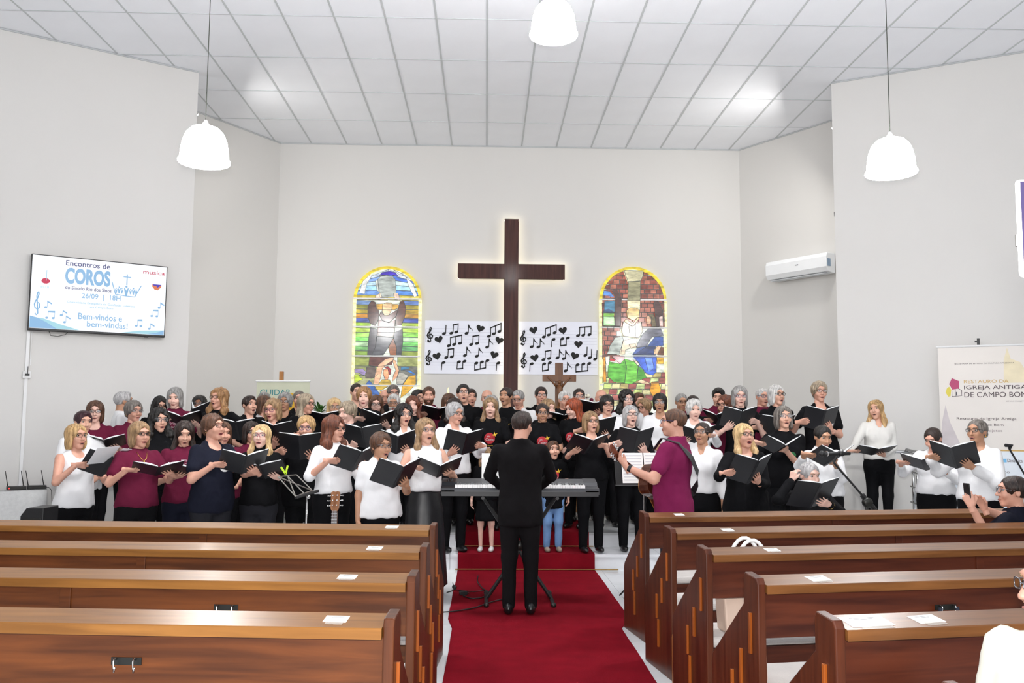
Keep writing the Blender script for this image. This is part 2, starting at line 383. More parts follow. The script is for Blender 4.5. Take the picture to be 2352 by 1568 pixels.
# ------------------------------------------------------------------ pendant lamps
m_opal = mat('opal_glass_lit', 'ffffff', 0.4, emit=60.0, var=0.0)
m_cord = mat('lamp_cord', '3c4038', 0.6)
def pendant(p, label):
    t = empty('pendant_lamp', p); tag(t, label, 'lamp', 'white dome pendant lamps')
    prof = [(0.03, 0.345), (0.07, 0.338), (0.12, 0.318), (0.165, 0.27), (0.192, 0.20), (0.206, 0.12), (0.211, 0.045), (0.215, 0.038), (0.226, 0.026), (0.228, 0.014), (0.222, 0.004), (0.212, 0.0),
            (0.205, 0.012), (0.203, 0.05), (0.197, 0.12), (0.183, 0.20), (0.155, 0.265), (0.11, 0.31), (0.03, 0.33)]
    MB().lathe(prof, 32, cap=False).build('shade', m_opal, t, smooth=True)
    MB().lathe([(0.012, 0.40), (0.016, 0.385), (0.03, 0.36), (0.034, 0.34)], 16).build('lamp_holder', m_white, t, smooth=True)
    MB().tube([(0, 0, 0.395), (0, 0, CZ - p[2])], 0.004, 6).build('cord', m_cord, t)
    MB().lathe([(0.05, CZ - p[2] - 0.03), (0.055, CZ - p[2])], 16).build('ceiling_rose', m_white, t)
    MB().ball((0, 0, 0.15), (0.05, 0.05, 0.07)).build('bulb', m_opal, t, smooth=True)
    l = lamp('pendant_light', 'POINT', (p[0], p[1], p[2] - 0.06), LAMP_W, (1, 0.99, 0.98), 0.18)
LAMP_W = 70
pendant((-2.545, 7.9, 3.935), 'lit white dome pendant lamp hanging before the left wall above the screen side')
pendant((3.69, 7.9, 3.925), 'lit white dome pendant lamp hanging before the right wall near the air conditioner')
pendant((0.6, 8.05, 5.24), 'lit white dome pendant lamp hanging high over the aisle, cut by the top edge')
# wall spotlights fixed on the arch edges, turned to the chancel
m_led = mat('led_lit', 'ffffff', 0.3, emit=30.0, var=0.0)
def spot(p, aim, w, label, lit=True):
    d = (Vector(aim) - Vector(p)).normalized(); M = d.to_track_quat('Z', 'Y').to_matrix().to_4x4()
    t = empty('wall_spotlight', p); tag(t, label, 'spotlight', 'small spotlights on the arch edges')
    MB().lathe([(0.02, -0.08), (0.035, -0.06), (0.04, 0.0), (0.042, 0.0)], 12, M).build('housing', m_white, t, smooth=True)
    MB().lathe([(0.001, 0.004), (0.036, 0.003), (0.036, -0.004)], 12, M).build('lens', m_led, t)
    if w: lamp('spotlight_beam', 'AREA', Vector(p) + d * 0.06 + Vector((0, 0.35, 0)), w, (1, 0.97, 0.92), 0.35, aim)
    return t
SPOT_W = 27
spot(atY(452, 266, 12.21), (1.2, 14.6, 1.8), SPOT_W, 'small lit spotlight high on the edge of the left wall')
spot(atY(439, 462, 12.21), (0.6, 13.2, 1.5), SPOT_W, 'small spotlight lower on the edge of the left wall')
spot(atY(1914, 298, 12.21), (-0.4, 14.6, 1.8), SPOT_W * 2, 'glaring small spotlight high on the edge of the right wall')
b = atY(1921, 490, 12.2)
t = empty('wall_bracket', b); tag(t, 'tiny dark bracket on the edge of the right wall above the air conditioner', 'bracket')
MB().box((-0.03, -0.012, -0.02), (0.03, 0.012, 0.02)).tube([(0, 0, 0), (-0.03, 0, -0.04)], 0.008, 6).build('arm', m_dkmetal, t)
# ------------------------------------------------------------------ backlit cross
m_cross = wood('cross_wood', '50322d', '3c2522', 0.75, axis=2)
m_glow = mat('led_strip_lit', 'fff3d0', 0.3, emit=9.0, var=0.0)
t = empty('wall_cross', (0.4135, YW - 0.1, 1.4)); tag(t, 'tall dark wooden cross on the back wall with a glowing rim', 'cross')
X0, X1, ZT, ZA, ZB = 0.292, 0.535, 5.14, 4.352, 4.094
cr = [(-0.1215, 0), (0.1215, 0), (0.1215, ZB - 1.4), (0.923, ZB - 1.4), (0.923, ZA - 1.4), (0.1215, ZA - 1.4), (0.1215, ZT - 1.4), (-0.1215, ZT - 1.4), (-0.1215, ZA - 1.4), (-0.92, ZA - 1.4), (-0.92, ZB - 1.4), (-0.1215, ZB - 1.4)]
MB().prism(cr, -0.06, 0.0, ax=1).build('cross_beam', m_cross, t, bevel=0.006)
c = MB()
for (x0, z0, x1, z1) in ((-0.09, 0, 0.09, ZT - 1.43), (-0.89, ZB - 1.37, 0.89, ZA - 1.43)): c.box((x0, 0.0, z0), (x1, 0.088, z1))
c.build('mount', m_white, t)
g = MB(); ins = 0.018
for (x0, z0), (x1, z1) in zip(cr, cr[1:] + cr[:1]):
    if z0 == 0 and z1 == 0: continue
    mid = Vector(((x0 + x1) / 2, (z0 + z1) / 2)); d = Vector((x1 - x0, z1 - z0)).normalized(); n = Vector((-d.y, d.x)) * ins
    g.box((min(x0, x1) + n.x - 0.004, 0.012, min(z0, z1) + n.y - 0.004), (max(x0, x1) + n.x + 0.004, 0.02, max(z0, z1) + n.y + 0.004))
g.build('led_strip', m_glow, t)
# ------------------------------------------------------------------ stained glass windows
def glass(c, k=1.0):
    n = 'glass_%s' % c
    if n in MATS: return MATS[n]
    M = bpy.data.materials.new(n); M.use_nodes = True; MATS[n] = M; nt = M.node_tree; N = nt.nodes; L = nt.links; b = N['Principled BSDF']
    tc = N.new('ShaderNodeTexCoord'); mp = N.new('ShaderNodeMapping'); mp.inputs['Scale'].default_value = (3, 3, 9); L.new(tc.outputs['Object'], mp.inputs[0])
    nz = N.new('ShaderNodeTexNoise'); nz.inputs['Scale'].default_value = 2.2; nz.inputs['Detail'].default_value = 5; L.new(mp.outputs[0], nz.inputs[0])
    rp = N.new('ShaderNodeValToRGB'); L.new(nz.outputs[0], rp.inputs[0]); a = lin(c); e = rp.color_ramp.elements
    e[0].position = 0.3; e[1].position = 0.72; e[0].color = (*[x * 0.4 for x in a], 1); e[1].color = (*[min(1, x * 1.15 + 0.02) for x in a], 1)
    b.inputs['Base Color'].default_value = (.03, .03, .03, 1); L.new(rp.outputs[0], b.inputs['Emission Color']); b.inputs['Emission Strength'].default_value = 1.7 * k  # panes emit their own colour, in place of daylight shining through from behind
    b.inputs['Roughness'].default_value = 0.12
    return M
m_lead = mat('lead_came', '6e7474', 0.6)
PX = 1.579e-3
def window(name, xc, spring_z, ox, oy, panes, bars, zb):
    """arched window; panes are polygons in picture units about (ox, oy) = centre of the spring line"""
    w = struct(empty(name, (xc, YW - 0.005, spring_z)))
    R = 0.57
    arch = lambda r: [(r * math.cos(a), r * math.sin(a)) for a in [math.pi * k / 28 for k in range(29)]]
    o, i = arch(R + 0.012), arch(R - 0.035)
    f = MB()
    for k in range(28):
        q = [o[k], o[k + 1], i[k + 1], i[k]]; f.prism([(a, b) for a, b in q][::-1], -0.05, 0.0, ax=1)
    f.build('arch_border', glass('e8cf2a'), w)
    for sx in (-1, 1):
        MB().box((sx * (R - 0.01) - 0.025, -0.05, zb), (sx * (R - 0.01) + 0.025, 0, 0)).build('side_border', glass('f4e9a8', 1.2), w)
    back = arch(R) + [(-R, zb), (R, zb)]
    MB().prism(back, -0.006, -0.001, ax=1).build('backing_pane', glass('dfe6d8'), w)
    ld = MB()
    for k, (c, pts) in enumerate(panes):
        q = []
        for x, y in pts:
            X, Z = (x - ox) * PX, (oy - y) * PX
            if Z > 0:
                r = math.hypot(X, Z)
                if r > R - 0.036: X, Z = X * (R - 0.036) / r, Z * (R - 0.036) / r
            q.append((max(-R + 0.03, min(R - 0.03, X)), max(zb, Z)))
        d = 0.009 + 0.0016 * k ** 0.75
        MB().prism(q, -d, -0.006, ax=1).build('pane', glass(c), w)
        ld.tube([(a, -d - 0.001, b) for a, b in q + q[:1]], 0.0042, 4)
    ld.build('lead_came', m_lead, w)
    for y in bars:
        z = (oy - y) * PX
        MB().box((-R - 0.01, -0.075, z - 0.012), (R + 0.01, -0.03, z + 0.012)).build('glazing_bar', m_white, w)
    return w
def bands(x0, x1, y0, y1, cols):
    n = len(cols); return [(c, [(x0, y0 + (y1 - y0) * i / n), (x1, y0 + (y1 - y0) * i / n + 4), (x1, y0 + (y1 - y0) * (i + 1) / n), (x0, y0 + (y1 - y0) * (i + 1) / n - 3)]) for i, c in enumerate(cols)]
gl = bands(130, 480, 130, 475, ['c9d8ee', '7ea4e0', 'bfe0f0', '9fd2f0', '6f9be0', 'b9a52c']) + bands(480, 840, 130, 475, ['dfe7f2', '4f7be0', 'c8e8f6', 'aee0f4', '4d86d6', 'd8c64a'])
gl += bands(130, 300, 478, 770, ['6f8fc0', '8a8a20', 'c9b020', 'd08a10', '3b50a8', '97c020']) + bands(640, 840, 478, 770, ['5f7fc0', 'a09020', 'b09018', 'c08a20', '3148a8', 'a8c430'])
gl += bands(130, 300, 780, 1080, ['b8d848', 'a8e060', '7fd860', 'c8f0b8', '6fb060', '7a9a30']) + bands(640, 840, 780, 1080, ['b0d840', '90d850', 'c0f0b0', '70c860', '58a860', '7f9028'])
gl += bands(130, 400, 1095, 1400, ['8a9440', '9aa060', 'a8a878']) + bands(600, 840, 1095, 1400, ['98a058', '6a6a60', '7f8f90'])
gl += [('3a1fb0', [(385, 205), (420, 168), (500, 155), (560, 170), (595, 210), (540, 200), (440, 200)]),
       ('f0f2ee', [(170, 400), (200, 260), (290, 195), (300, 215), (250, 300), (230, 410)]), ('f4f4f0', [(540, 135), (660, 200), (700, 215), (600, 190)]),
       ('eef0ea', [(680, 220), (760, 300), (800, 420), (770, 440), (700, 300)]),
       ('a9b0aa', [(370, 245), (400, 215), (460, 203), (530, 210), (560, 245), (575, 440), (400, 450), (385, 380)]), ('c8ccc4', [(345, 265), (370, 250), (390, 390), (365, 370)]),
       ('e8c8b0', [(350, 430), (400, 395), (420, 440), (410, 470), (345, 475)]), ('e8c8b0', [(545, 400), (590, 395), (612, 440), (610, 475), (560, 470)]),
       ('4a2416', [(310, 480), (350, 500), (390, 600), (385, 690), (350, 755), (300, 735), (270, 660), (268, 540)]),
       ('5a2c18', [(600, 560), (615, 490), (655, 478), (680, 550), (675, 630), (640, 740), (570, 755), (575, 660)]),
       ('d8a020', [(350, 520), (440, 515), (600, 520), (605, 560), (560, 580), (430, 580), (370, 580)]),
       ('f6c890', [(430, 520), (470, 500), (530, 510), (530, 570), (500, 640), (450, 645), (425, 600)]), ('5a3020', [(415, 600), (450, 645), (500, 640), (600, 570), (570, 660), (500, 720), (430, 700), (395, 640)]),
       ('6a2818', [(385, 690), (440, 705), (500, 725), (568, 690), (560, 830), (380, 830)]), ('5a4028', [(380, 830), (560, 830), (550, 880), (375, 870)]),
       ('3e3a40', [(300, 780), (370, 790), (375, 870), (360, 990), (320, 1078), (275, 1075), (285, 900)]), ('46464c', [(370, 875), (550, 885), (500, 990), (445, 1075), (320, 1078), (360, 990)]),
       ('8a4a18', [(550, 890), (590, 1000), (585, 1075), (520, 1075), (500, 990)]), ('3a3a42', [(560, 830), (650, 790), (655, 930), (640, 1075), (590, 1075), (590, 1000), (555, 890)]),
       ('5a2416', [(300, 1095), (560, 1095), (540, 1180), (400, 1200), (290, 1190)]), ('5e5048', [(270, 1210), (360, 1200), (390, 1290), (330, 1330), (260, 1320)]),
       ('ecb890', [(345, 1390), (370, 1240), (400, 1180), (470, 1120), (545, 1098), (565, 1120), (480, 1180), (440, 1220), (420, 1330), (400, 1395)]), ('e8a880', [(545, 1130), (575, 1130), (620, 1240), (600, 1310), (550, 1360), (560, 1290), (585, 1240)]),
       ('f0a070', [(455, 1230), (500, 1225), (520, 1260), (500, 1340), (470, 1340), (450, 1280)]), ('b01828', [(455, 1205), (500, 1195), (532, 1230), (525, 1290), (510, 1280), (500, 1230)]),
       ('c0a030', [(350, 1440), (400, 1390), (440, 1340), (520, 1340), (540, 1390), (430, 1460)]), ('9c88b8', [(135, 1230), (230, 1225), (265, 1260), (250, 1300), (180, 1270), (135, 1270)]),
       ('b8d020', [(130, 1290), (180, 1290), (230, 1340), (170, 1370), (130, 1385)]), ('2a60b0', [(265, 1390), (300, 1350), (340, 1390), (420, 1500), (400, 1560), (300, 1500)]),
       ('286a90', [(640, 1205), (720, 1200), (735, 1225), (640, 1240)]), ('2e80d8', [(670, 1240), (740, 1240), (800, 1280), (780, 1285), (720, 1255)]),
       ('a8a498', [(620, 1260), (670, 1270), (720, 1300), (660, 1390), (590, 1390), (600, 1320)]), ('e0a818', [(720, 1310), (800, 1290), (805, 1380), (720, 1480), (640, 1540), (660, 1400)]),
       ('d8b020', [(420, 1470), (560, 1420), (620, 1560), (400, 1560)])]
window('window_1', -1.712, 3.725, 480, 470, gl, [462, 770, 1088, 1405], -2.1)
br = ['8a4434', '9a5040', 'a8604c', '7a3a2c', 'b06a54']
gr = []
random.seed(3)
for r, y in enumerate(range(120, 1060, 52)):
    for k, x in enumerate(range(90 - (r % 2) * 34, 800, 68)):
        if r > 11 and x > 250: continue
        gr.append((random.choice(br), [(x + 2, y + 2), (x + 66, y + 2), (x + 66, y + 50), (x + 2, y + 50)]))
fl_ = ['b0a060', '9a4a44', 'c8d890', 'a85a50', 'b8c870', 'e0d8a0']
for r, y in enumerate(range(1240, 1570, 62)):
    for k, x in enumerate(range(110 - (r % 2) * 30, 800, 90)):
        gr.append((fl_[(r * 2 + k) % 6], [(x + 8, y + 2), (x + 92, y + 2), (x + 84, y + 60), (x, y + 60)]))
gr += [('cfc8a0', [(340, 125), (555, 120), (545, 190), (525, 240), (385, 250), (365, 200)]), ('8f8a68', [(388, 250), (520, 245), (515, 460), (380, 460)]), ('fff0c0', [(378, 460), (515, 460), (510, 620), (385, 620)]),
       ('5a90d8', [(110, 350), (180, 360), (230, 420), (160, 405), (110, 400)]), ('4a2a22', [(210, 350), (260, 340), (310, 430), (300, 740), (240, 740), (245, 430)]), ('3a7a9a', [(125, 470), (235, 465), (235, 590), (120, 595)]),
       ('2a4a78', [(115, 570), (170, 555), (230, 590), (230, 600), (115, 600)]), ('7ab83a', [(112, 600), (230, 600), (228, 640), (112, 640)]), ('bff0b0', [(112, 640), (228, 640), (235, 738), (112, 738)]), ('4a2a24', [(670, 460), (715, 460), (760, 560), (765, 740), (690, 740)]),
       ('e8c8c0', [(720, 640), (765, 620), (765, 740), (725, 740)]), ('e6c070', [(365, 570), (400, 540), (460, 540), (510, 560), (500, 640), (440, 680), (380, 650)]), ('f0a830', [(360, 660), (430, 720), (490, 640), (500, 660), (430, 750), (340, 690)]),
       ('a89878', [(330, 690), (430, 740), (520, 690), (545, 790), (500, 870), (330, 850), (310, 790)]), ('e8c898', [(390, 740), (460, 735), (460, 850), (400, 860)]), ('d8a880', [(580, 640), (610, 612), (640, 640), (630, 710), (590, 720)]),
       ('6a5a30', [(600, 610), (650, 605), (675, 640), (690, 740), (640, 740), (635, 660)]), ('6a6a78', [(470, 960), (540, 830), (600, 770), (740, 765), (770, 840), (640, 860), (580, 960), (480, 975)]),
       ('a8b0a8', [(180, 960), (240, 870), (320, 850), (330, 900), (280, 1050), (150, 1050)]), ('d8c0a0', [(320, 900), (470, 870), (480, 960), (350, 1000), (345, 1050), (300, 1050)]), ('c8b090', [(390, 940), (460, 930), (470, 975), (410, 985)]),
       ('2a4a90', [(430, 1050), (480, 980), (600, 950), (680, 850), (765, 850), (765, 950), (680, 960), (660, 1055)]), ('283a70', [(590, 960), (680, 960), (680, 1055), (440, 1055)]), ('e0b890', [(660, 1000), (710, 950), (740, 960), (700, 1040), (665, 1050)]),
       ('6a3a18', [(700, 1050), (740, 965), (770, 970), (770, 1055)]), ('f0e8d8', [(125, 1080), (180, 1070), (170, 1170), (140, 1160)]), ('b82030', [(180, 1100), (240, 1105), (235, 1125), (180, 1120)]), ('e8c0c0', [(200, 1070), (340, 1075), (330, 1140), (290, 1155), (240, 1110)]),
       ('58b030', [(170, 1130), (290, 1155), (340, 1100), (360, 1180), (340, 1360), (220, 1350), (155, 1290)]), ('70c840', [(340, 1100), (450, 1130), (490, 1180), (470, 1340), (420, 1370), (340, 1365), (360, 1200)]), ('4aa028', [(490, 1170), (545, 1220), (578, 1300), (470, 1340), (480, 1240)]),
       ('3a60c8', [(440, 1075), (690, 1075), (685, 1240), (650, 1275), (580, 1260), (510, 1170)]), ('6a90e0', [(560, 1080), (640, 1080), (660, 1200), (600, 1240)]), ('f0d8c0', [(430, 1110), (480, 1120), (510, 1165), (480, 1170)]),
       ('f0c8a0', [(475, 1350), (520, 1320), (610, 1360), (600, 1372), (530, 1365)]), ('e8b020', [(690, 1080), (765, 1080), (765, 1150), (700, 1150)]), ('d89010', [(108, 1080), (130, 1080), (140, 1350), (108, 1350)]),
       ('e8a010', [(630, 1350), (710, 1345), (715, 1375), (735, 1430), (720, 1490), (640, 1500), (612, 1440), (625, 1380)]), ('8a5a10', [(640, 1345), (705, 1340), (710, 1360), (635, 1362)])]
window('window_2', 2.531, 3.765, 443, 447, gr, [447, 755, 1068, 1382], -2.1)
# ------------------------------------------------------------------ music posters
m_poster = mat('poster_paper', 'e4e6f2', 0.25, var=0.015); m_note = mat('black_card', '070708', 0.7); m_staff = mat('staff_line', '9a9db0', 0.6)
def pz(x, y): return (x - 91) * 0.001405 - 1.06, 3.37 - (y - 97) * 0.001405
def poster(x0, x1, label, stx, items):
    P0 = ((x0 + x1) / 2, 2.915)
    t = empty('music_poster', (P0[0], YW, P0[1])); tag(t, label, 'poster', 'paper music banners')
    F = lambda x, y: (pz(x, y)[0] - P0[0], pz(x, y)[1] - P0[1])
    MB().box((x0 - P0[0], -0.012, 2.46 - P0[1]), (x1 - P0[0], -0.004, 3.375 - P0[1])).build('paper', m_poster, t)
    s = MB()
    for ys in (193, 235, 278, 318, 357), (480, 522, 563, 603, 640):
        for y in ys:
            a = F(stx[0], y + stx[2]); b = F(stx[1], y + stx[2]); s.box((a[0], -0.0135, a[1] - 0.0012), (b[0], -0.0125, a[1] + 0.0012))
        a = F(stx[0], ys[0] + stx[2]); b = F(stx[0], ys[-1] + stx[2]); s.box((a[0], -0.0135, b[1]), (a[0] + 0.003, -0.0125, a[1]))
    s.build('staff_lines', m_staff, t)
    def pl(mb, pts, sx=1): mb.prism([F(*p) for p in pts], -0.017, -0.0125, ax=1)
    def head(mb, x, y):
        pl(mb, [(x + 25 * math.cos(a) * math.cos(-.35) - 17 * math.sin(a) * math.sin(-.35), y + 25 * math.cos(a) * math.sin(-.35) + 17 * math.sin(a) * math.cos(-.35)) for a in [2 * math.pi * k / 14 for k in range(14)]])
    for it in items:
        k, a = it[0], it[1:]
        n = MB()
        if k == 'H':
            x, y, r = a; sz = 3.2; pts = []
            for i in range(26):
                u = 2 * math.pi * i / 26; hx = 16 * math.sin(u) ** 3; hy = -(13 * math.cos(u) - 5 * math.cos(2 * u) - 2 * math.cos(3 * u) - math.cos(4 * u))
                pts.append((x + sz * (hx * math.cos(r) - hy * math.sin(r)), y + sz * (hx * math.sin(r) + hy * math.cos(r))))
            pl(n, pts); n.build('heart', m_note, t); continue
        if k == 'C':
            x, y = a
            pth = [(-.10, -.42), (-.02, -.49), (.07, -.42), (.05, -.3), (0, 0), (-.04, .28), (0, .43), (.05, .48), (.09, .38), (.03, .22), (-.1, .08), (-.17, -.06), (-.12, -.2), (.02, -.26), (.15, -.2), (.17, -.08), (.08, .02), (-.03, -.01), (-.07, -.1), (0, -.17)]
            q = [F(x + 190 * p[0], y - 190 * p[1]) for p in pth]
            n.tube([(p[0], -0.016, p[1]) for p in q], [0.014, 0.012, 0.009, 0.007, 0.007, 0.007, 0.008, 0.009, 0.011, 0.013, 0.014, 0.014, 0.012, 0.011, 0.012, 0.013, 0.012, 0.010, 0.009, 0.007], 6)
            n.ball((F(x - 19, y + 78)[0], -0.016, F(x - 19, y + 78)[1]), (0.02, 0.006, 0.02)); n.build('treble_clef', m_note, t, smooth=True); continue
        hs, tilt = a[0], a[1]
        dn = k == 'i'
        xs = []
        for (x, y) in hs:
            head(n, x, y); sx = x + 20 if not dn else x - 20
            ty = y - 108 if not dn else y + 95
            xs.append((sx, y, ty))
        if len(xs) > 1:   # straight beam
            x0_, x1_ = xs[0][0], xs[-1][0]; y0_, y1_ = xs[0][2], xs[-1][2]
            bt = 16 if not dn else -16
            pl(n, [(x0_ - 5, y0_), (x1_ + 5, y1_), (x1_ + 5, y1_ + bt), (x0_ - 5, y0_ + bt)])
            xs = [(sx, y, y0_ + (y1_ - y0_) * (sx - x0_) / (x1_ - x0_)) for sx, y, _ in xs]
        for sx, y, ty in xs: pl(n, [(sx - 5, y), (sx + 5, y), (sx + 5 + tilt, ty), (sx - 5 + tilt, ty)])
        if k == 'e':
            sx, y, ty = xs[0]; sx += tilt
            pl(n, [(sx - 5, ty), (sx + 4, ty), (sx + 20, ty + 35), (sx + 48, ty + 62), (sx + 50, ty + 85), (sx + 40, ty + 62), (sx + 12, ty + 45), (sx + 2, ty + 40)])
        n.build('music_note', m_note, t)
    return t
poster(-1.062, 0.30, 'white paper poster with black notes and hearts left of the big cross', (97, 1050, 0),
       [('C', 150, 265), ('C', 140, 547), ('n', [(322, 254)], 4), ('n', [(412, 247), (472, 232)], 4), ('e', [(598, 247)], 4), ('H', 765, 185, .3), ('n', [(873, 280), (932, 250), (1000, 220)], 0), ('H', 260, 325, -.3),
        ('n', [(382, 402), (447, 385), (520, 370)], 0), ('n', [(655, 384), (728, 370)], 4), ('e', [(852, 414)], 4), ('H', 1000, 330, .25), ('H', 238, 530, -.25), ('n', [(353, 547), (420, 537)], 4), ('e', [(580, 520)], 4), ('e', [(727, 526)], 6), ('H', 940, 508, .3),
        ('i', [(322, 608)], -6), ('i', [(510, 598), (578, 590)], -4), ('i', [(722, 612), (790, 598), (857, 580)], 0), ('i', [(992, 608)], -6)])
poster(0.55, 1.918, 'white paper poster with black notes and hearts right of the big cross', (1245, 2200, 14),
       [('C', 1295, 293), ('C', 1302, 570), ('H', 1420, 200, -.2), ('n', [(1547, 283), (1607, 258), (1680, 230)], 0), ('H', 1782, 200, -.2), ('n', [(1968, 262), (2032, 257), (2108, 250)], 2), ('e', [(1398, 405)], 4), ('e', [(1480, 407)], 4), ('i', [(1668, 312)], -6),
        ('i', [(1775, 303), (1843, 293)], 0), ('H', 1972, 368, 0), ('H', 1435, 540, -.2), ('n', [(1543, 562), (1612, 547)], 4), ('e', [(1715, 540)], 4), ('e', [(1792, 548)], 4), ('H', 1928, 512, .3), ('n', [(2057, 507)], 4), ('n', [(2112, 535)], 4), ('n', [(2178, 550)], 4),
        ('i', [(1400, 615)], -4), ('i', [(1552, 615), (1622, 600)], 0), ('e', [(1815, 697)], 4), ('i', [(1962, 622), (2035, 612), (2107, 605)], 0)])
# ------------------------------------------------------------------ television
TVM = frame(Vector((-5.669, 11.115, 2.728)) + nL * 0.09, -dL, UP)
t = empty('television'); t.matrix_world = TVM; tag(t, 'large wall-mounted flat television showing a bright choir event slide', 'television')
TW, TH = 1.61, 0.952
MB().box((0, 0, -0.05), (TW, TH, 0)).build('housing', m_black, t, bevel=0.006)
MB().box((0.4, 0.25, -0.09), (1.2, 0.7, -0.05)).build('wall_mount', m_dkmetal, t)
def em(n, c, e=0.98):
    M = mat(n, c, 0.3, emit=e, var=0.0, spec=0.1)
    for l in list(M.node_tree.links):
        if l.to_socket.name == 'Base Color': M.node_tree.links.remove(l)
    M.node_tree.nodes['Principled BSDF'].inputs['Base Color'].default_value = (.02, .02, .02, 1); return M
m_scr = em('screen_lit', 'f8fbff', 1.22)
sc_ = MB().box((0.012, 0.03, 0), (TW - 0.012, TH - 0.012, 0.0015)).build('screen', m_scr, t)
e_navy, e_blue, e_lb, e_red, e_cy = em('slide_navy', '4a4a86'), em('slide_blue', '9ccbf4'), em('slide_light_blue', 'a8dcf6'), em('slide_red', 'd83058'), em('slide_cyan', 'b8ecfa')
def T(s, u, v, w, h, mt, bold=0.008): text('slide_text', s, u * TW, v * TH, w * TW, h * TH, mt, sc_, z=0.0028, bold=bold)
T('Encontros de', .40, .919, .32, .07, e_navy); T('COROS', .402, .751, .327, .215, e_blue, .045); T('do Sínodo Rio dos Sinos', .41, .594, .335, .045, e_navy)
T('26/09  |  18H', .505, .49, .285, .09, e_blue); T('Comunidade Evangélica de Confissão Luterana', .51, .40, .50, .036, e_lb); T('em Campo Bom', .51, .352, .17, .032, e_lb)
T('Bem-vindos e', .505, .225, .32, .085, e_blue); T('bem-vindas!', .56, .128, .30, .08, e_blue); T('musica', .895, .895, .168, .05, e_red); T('IECLB', .10, .575, .06, .028, e_cy)
def sp(name, pts, mt, z=0.0022): MB().prism([(a * TW, b * TH) for a, b in pts], 0.0015, z).build(name, mt, sc_)
sp('slide_wave', [(.01, .035), (.01, .19), (.06, .17), (.12, .12), (.2, .035)], e_blue); sp('slide_wave', [(.2, .035), (.12, .12), (.06, .17), (.1, .165), (.22, .10), (.36, .035)], e_cy)
sp('slide_wave', [(.66, .035), (.8, .075), (.99, .10), (.99, .035)], e_cy); sp('slide_wave', [(.86, .035), (.93, .06), (.99, .10), (.99, .035)], e_blue, .0026)
sp('slide_emblem', [(.105 + .03 * math.cos(a), .655 + .036 * math.sin(a)) for a in [k * .45 for k in range(14)]], e_red); sp('slide_emblem', [(.108, .66), (.112, .66), (.112, .80), (.108, .80)], e_lb)
sp('slide_emblem', [(.885, .735), (.955, .735), (.955, .70), (.93, .655), (.905, .66), (.885, .70)], em('slide_orange', 'f08a60')); sp('slide_emblem', [(.885, .735), (.955, .735), (.945, .715), (.925, .69), (.915, .715), (.895, .715)], em('slide_violet', '5a48c8'), .0027)
for q in ([(.575, .72), (.605, .55), (.612, .55), (.582, .72)], [(.605, .55), (.68, .535), (.755, .53), (.755, .54), (.68, .545), (.605, .56)], [(.755, .53), (.805, .70), (.798, .70), (.75, .54)], [(.686, .69), (.694, .69), (.694, .84), (.686, .84)], [(.662, .795), (.72, .795), (.72, .807), (.662, .807)]): sp('slide_book', q, e_blue)
for k, (u, v, s_) in enumerate(((.612, .60, .8), (.634, .61, 1), (.655, .60, .8), (.688, .60, 1.5), (.72, .60, .8), (.742, .605, 1), (.762, .60, .8))):
    sp('slide_figure', [(u - .004 * s_, v - .04 * s_), (u + .004 * s_, v - .04 * s_), (u + .012 * s_, v + .03 * s_), (u + .008 * s_, v + .035 * s_), (u, v + .01 * s_), (u - .008 * s_, v + .035 * s_), (u - .012 * s_, v + .03 * s_)], e_blue)
    sp('slide_figure', [(u + .006 * s_ * math.cos(a), v + .045 * s_ + .009 * s_ * math.sin(a)) for a in [i * .785 for i in range(8)]], e_blue)
def slide_note(u, v, w, h, two=False):
    for x in ((u, u + w) if two else (u,)):
        sp('slide_note', [(x + .011 * math.cos(a), v + .015 * math.sin(a)) for a in [i * .785 for i in range(8)]], e_blue); sp('slide_note', [(x + .008, v), (x + .011, v), (x + .011, v + h), (x + .008, v + h)], e_blue)
    sp('slide_note', [(u + .008, v + h), (u + (w if two else .03) + .011, v + h + (0.005 if two else -.03)), (u + (w if two else .03) + .011, v + h - .02 - (0 if two else .03)), (u + .008, v + h - .02)], e_blue)
slide_note(.115, .31, 0, .09); slide_note(.125, .175, .045, .09, True); slide_note(.225, .22, 0, .07); slide_note(.25, .13, 0, .09); slide_note(.775, .14, .035, .09, True); slide_note(.89, .29, .04, .09, True); slide_note(.945, .41, 0, .08); slide_note(.875, .11, 0, .08)
cl_ = MB(); cl_.tube([((.055 + .2 * p[0] * .55) * TW, (.36 + .32 * p[1]) * TH, .003) for p in [(-.10, -.42), (-.02, -.49), (.07, -.42), (.05, -.3), (0, 0), (-.04, .28), (0, .43), (.05, .48), (.09, .38), (.03, .22), (-.1, .08), (-.17, -.06), (-.12, -.2), (.02, -.26), (.15, -.2), (.17, -.08), (.08, .02), (-.03, -.01)]], .008, 6)
cl_.build('slide_clef', e_blue, sc_)
MB().tube([(.24, 0, -.03), (.26, -.05, -.03), (.34, -.055, -.03), (.42, -.03, -.03), (.45, .0, -.03)], .004, 6).build('loose_cable', m_dkmetal, t)
MB().box((1.36, -0.012, -0.03), (1.40, 0.0, -0.005)).build('sensor', m_black, t)
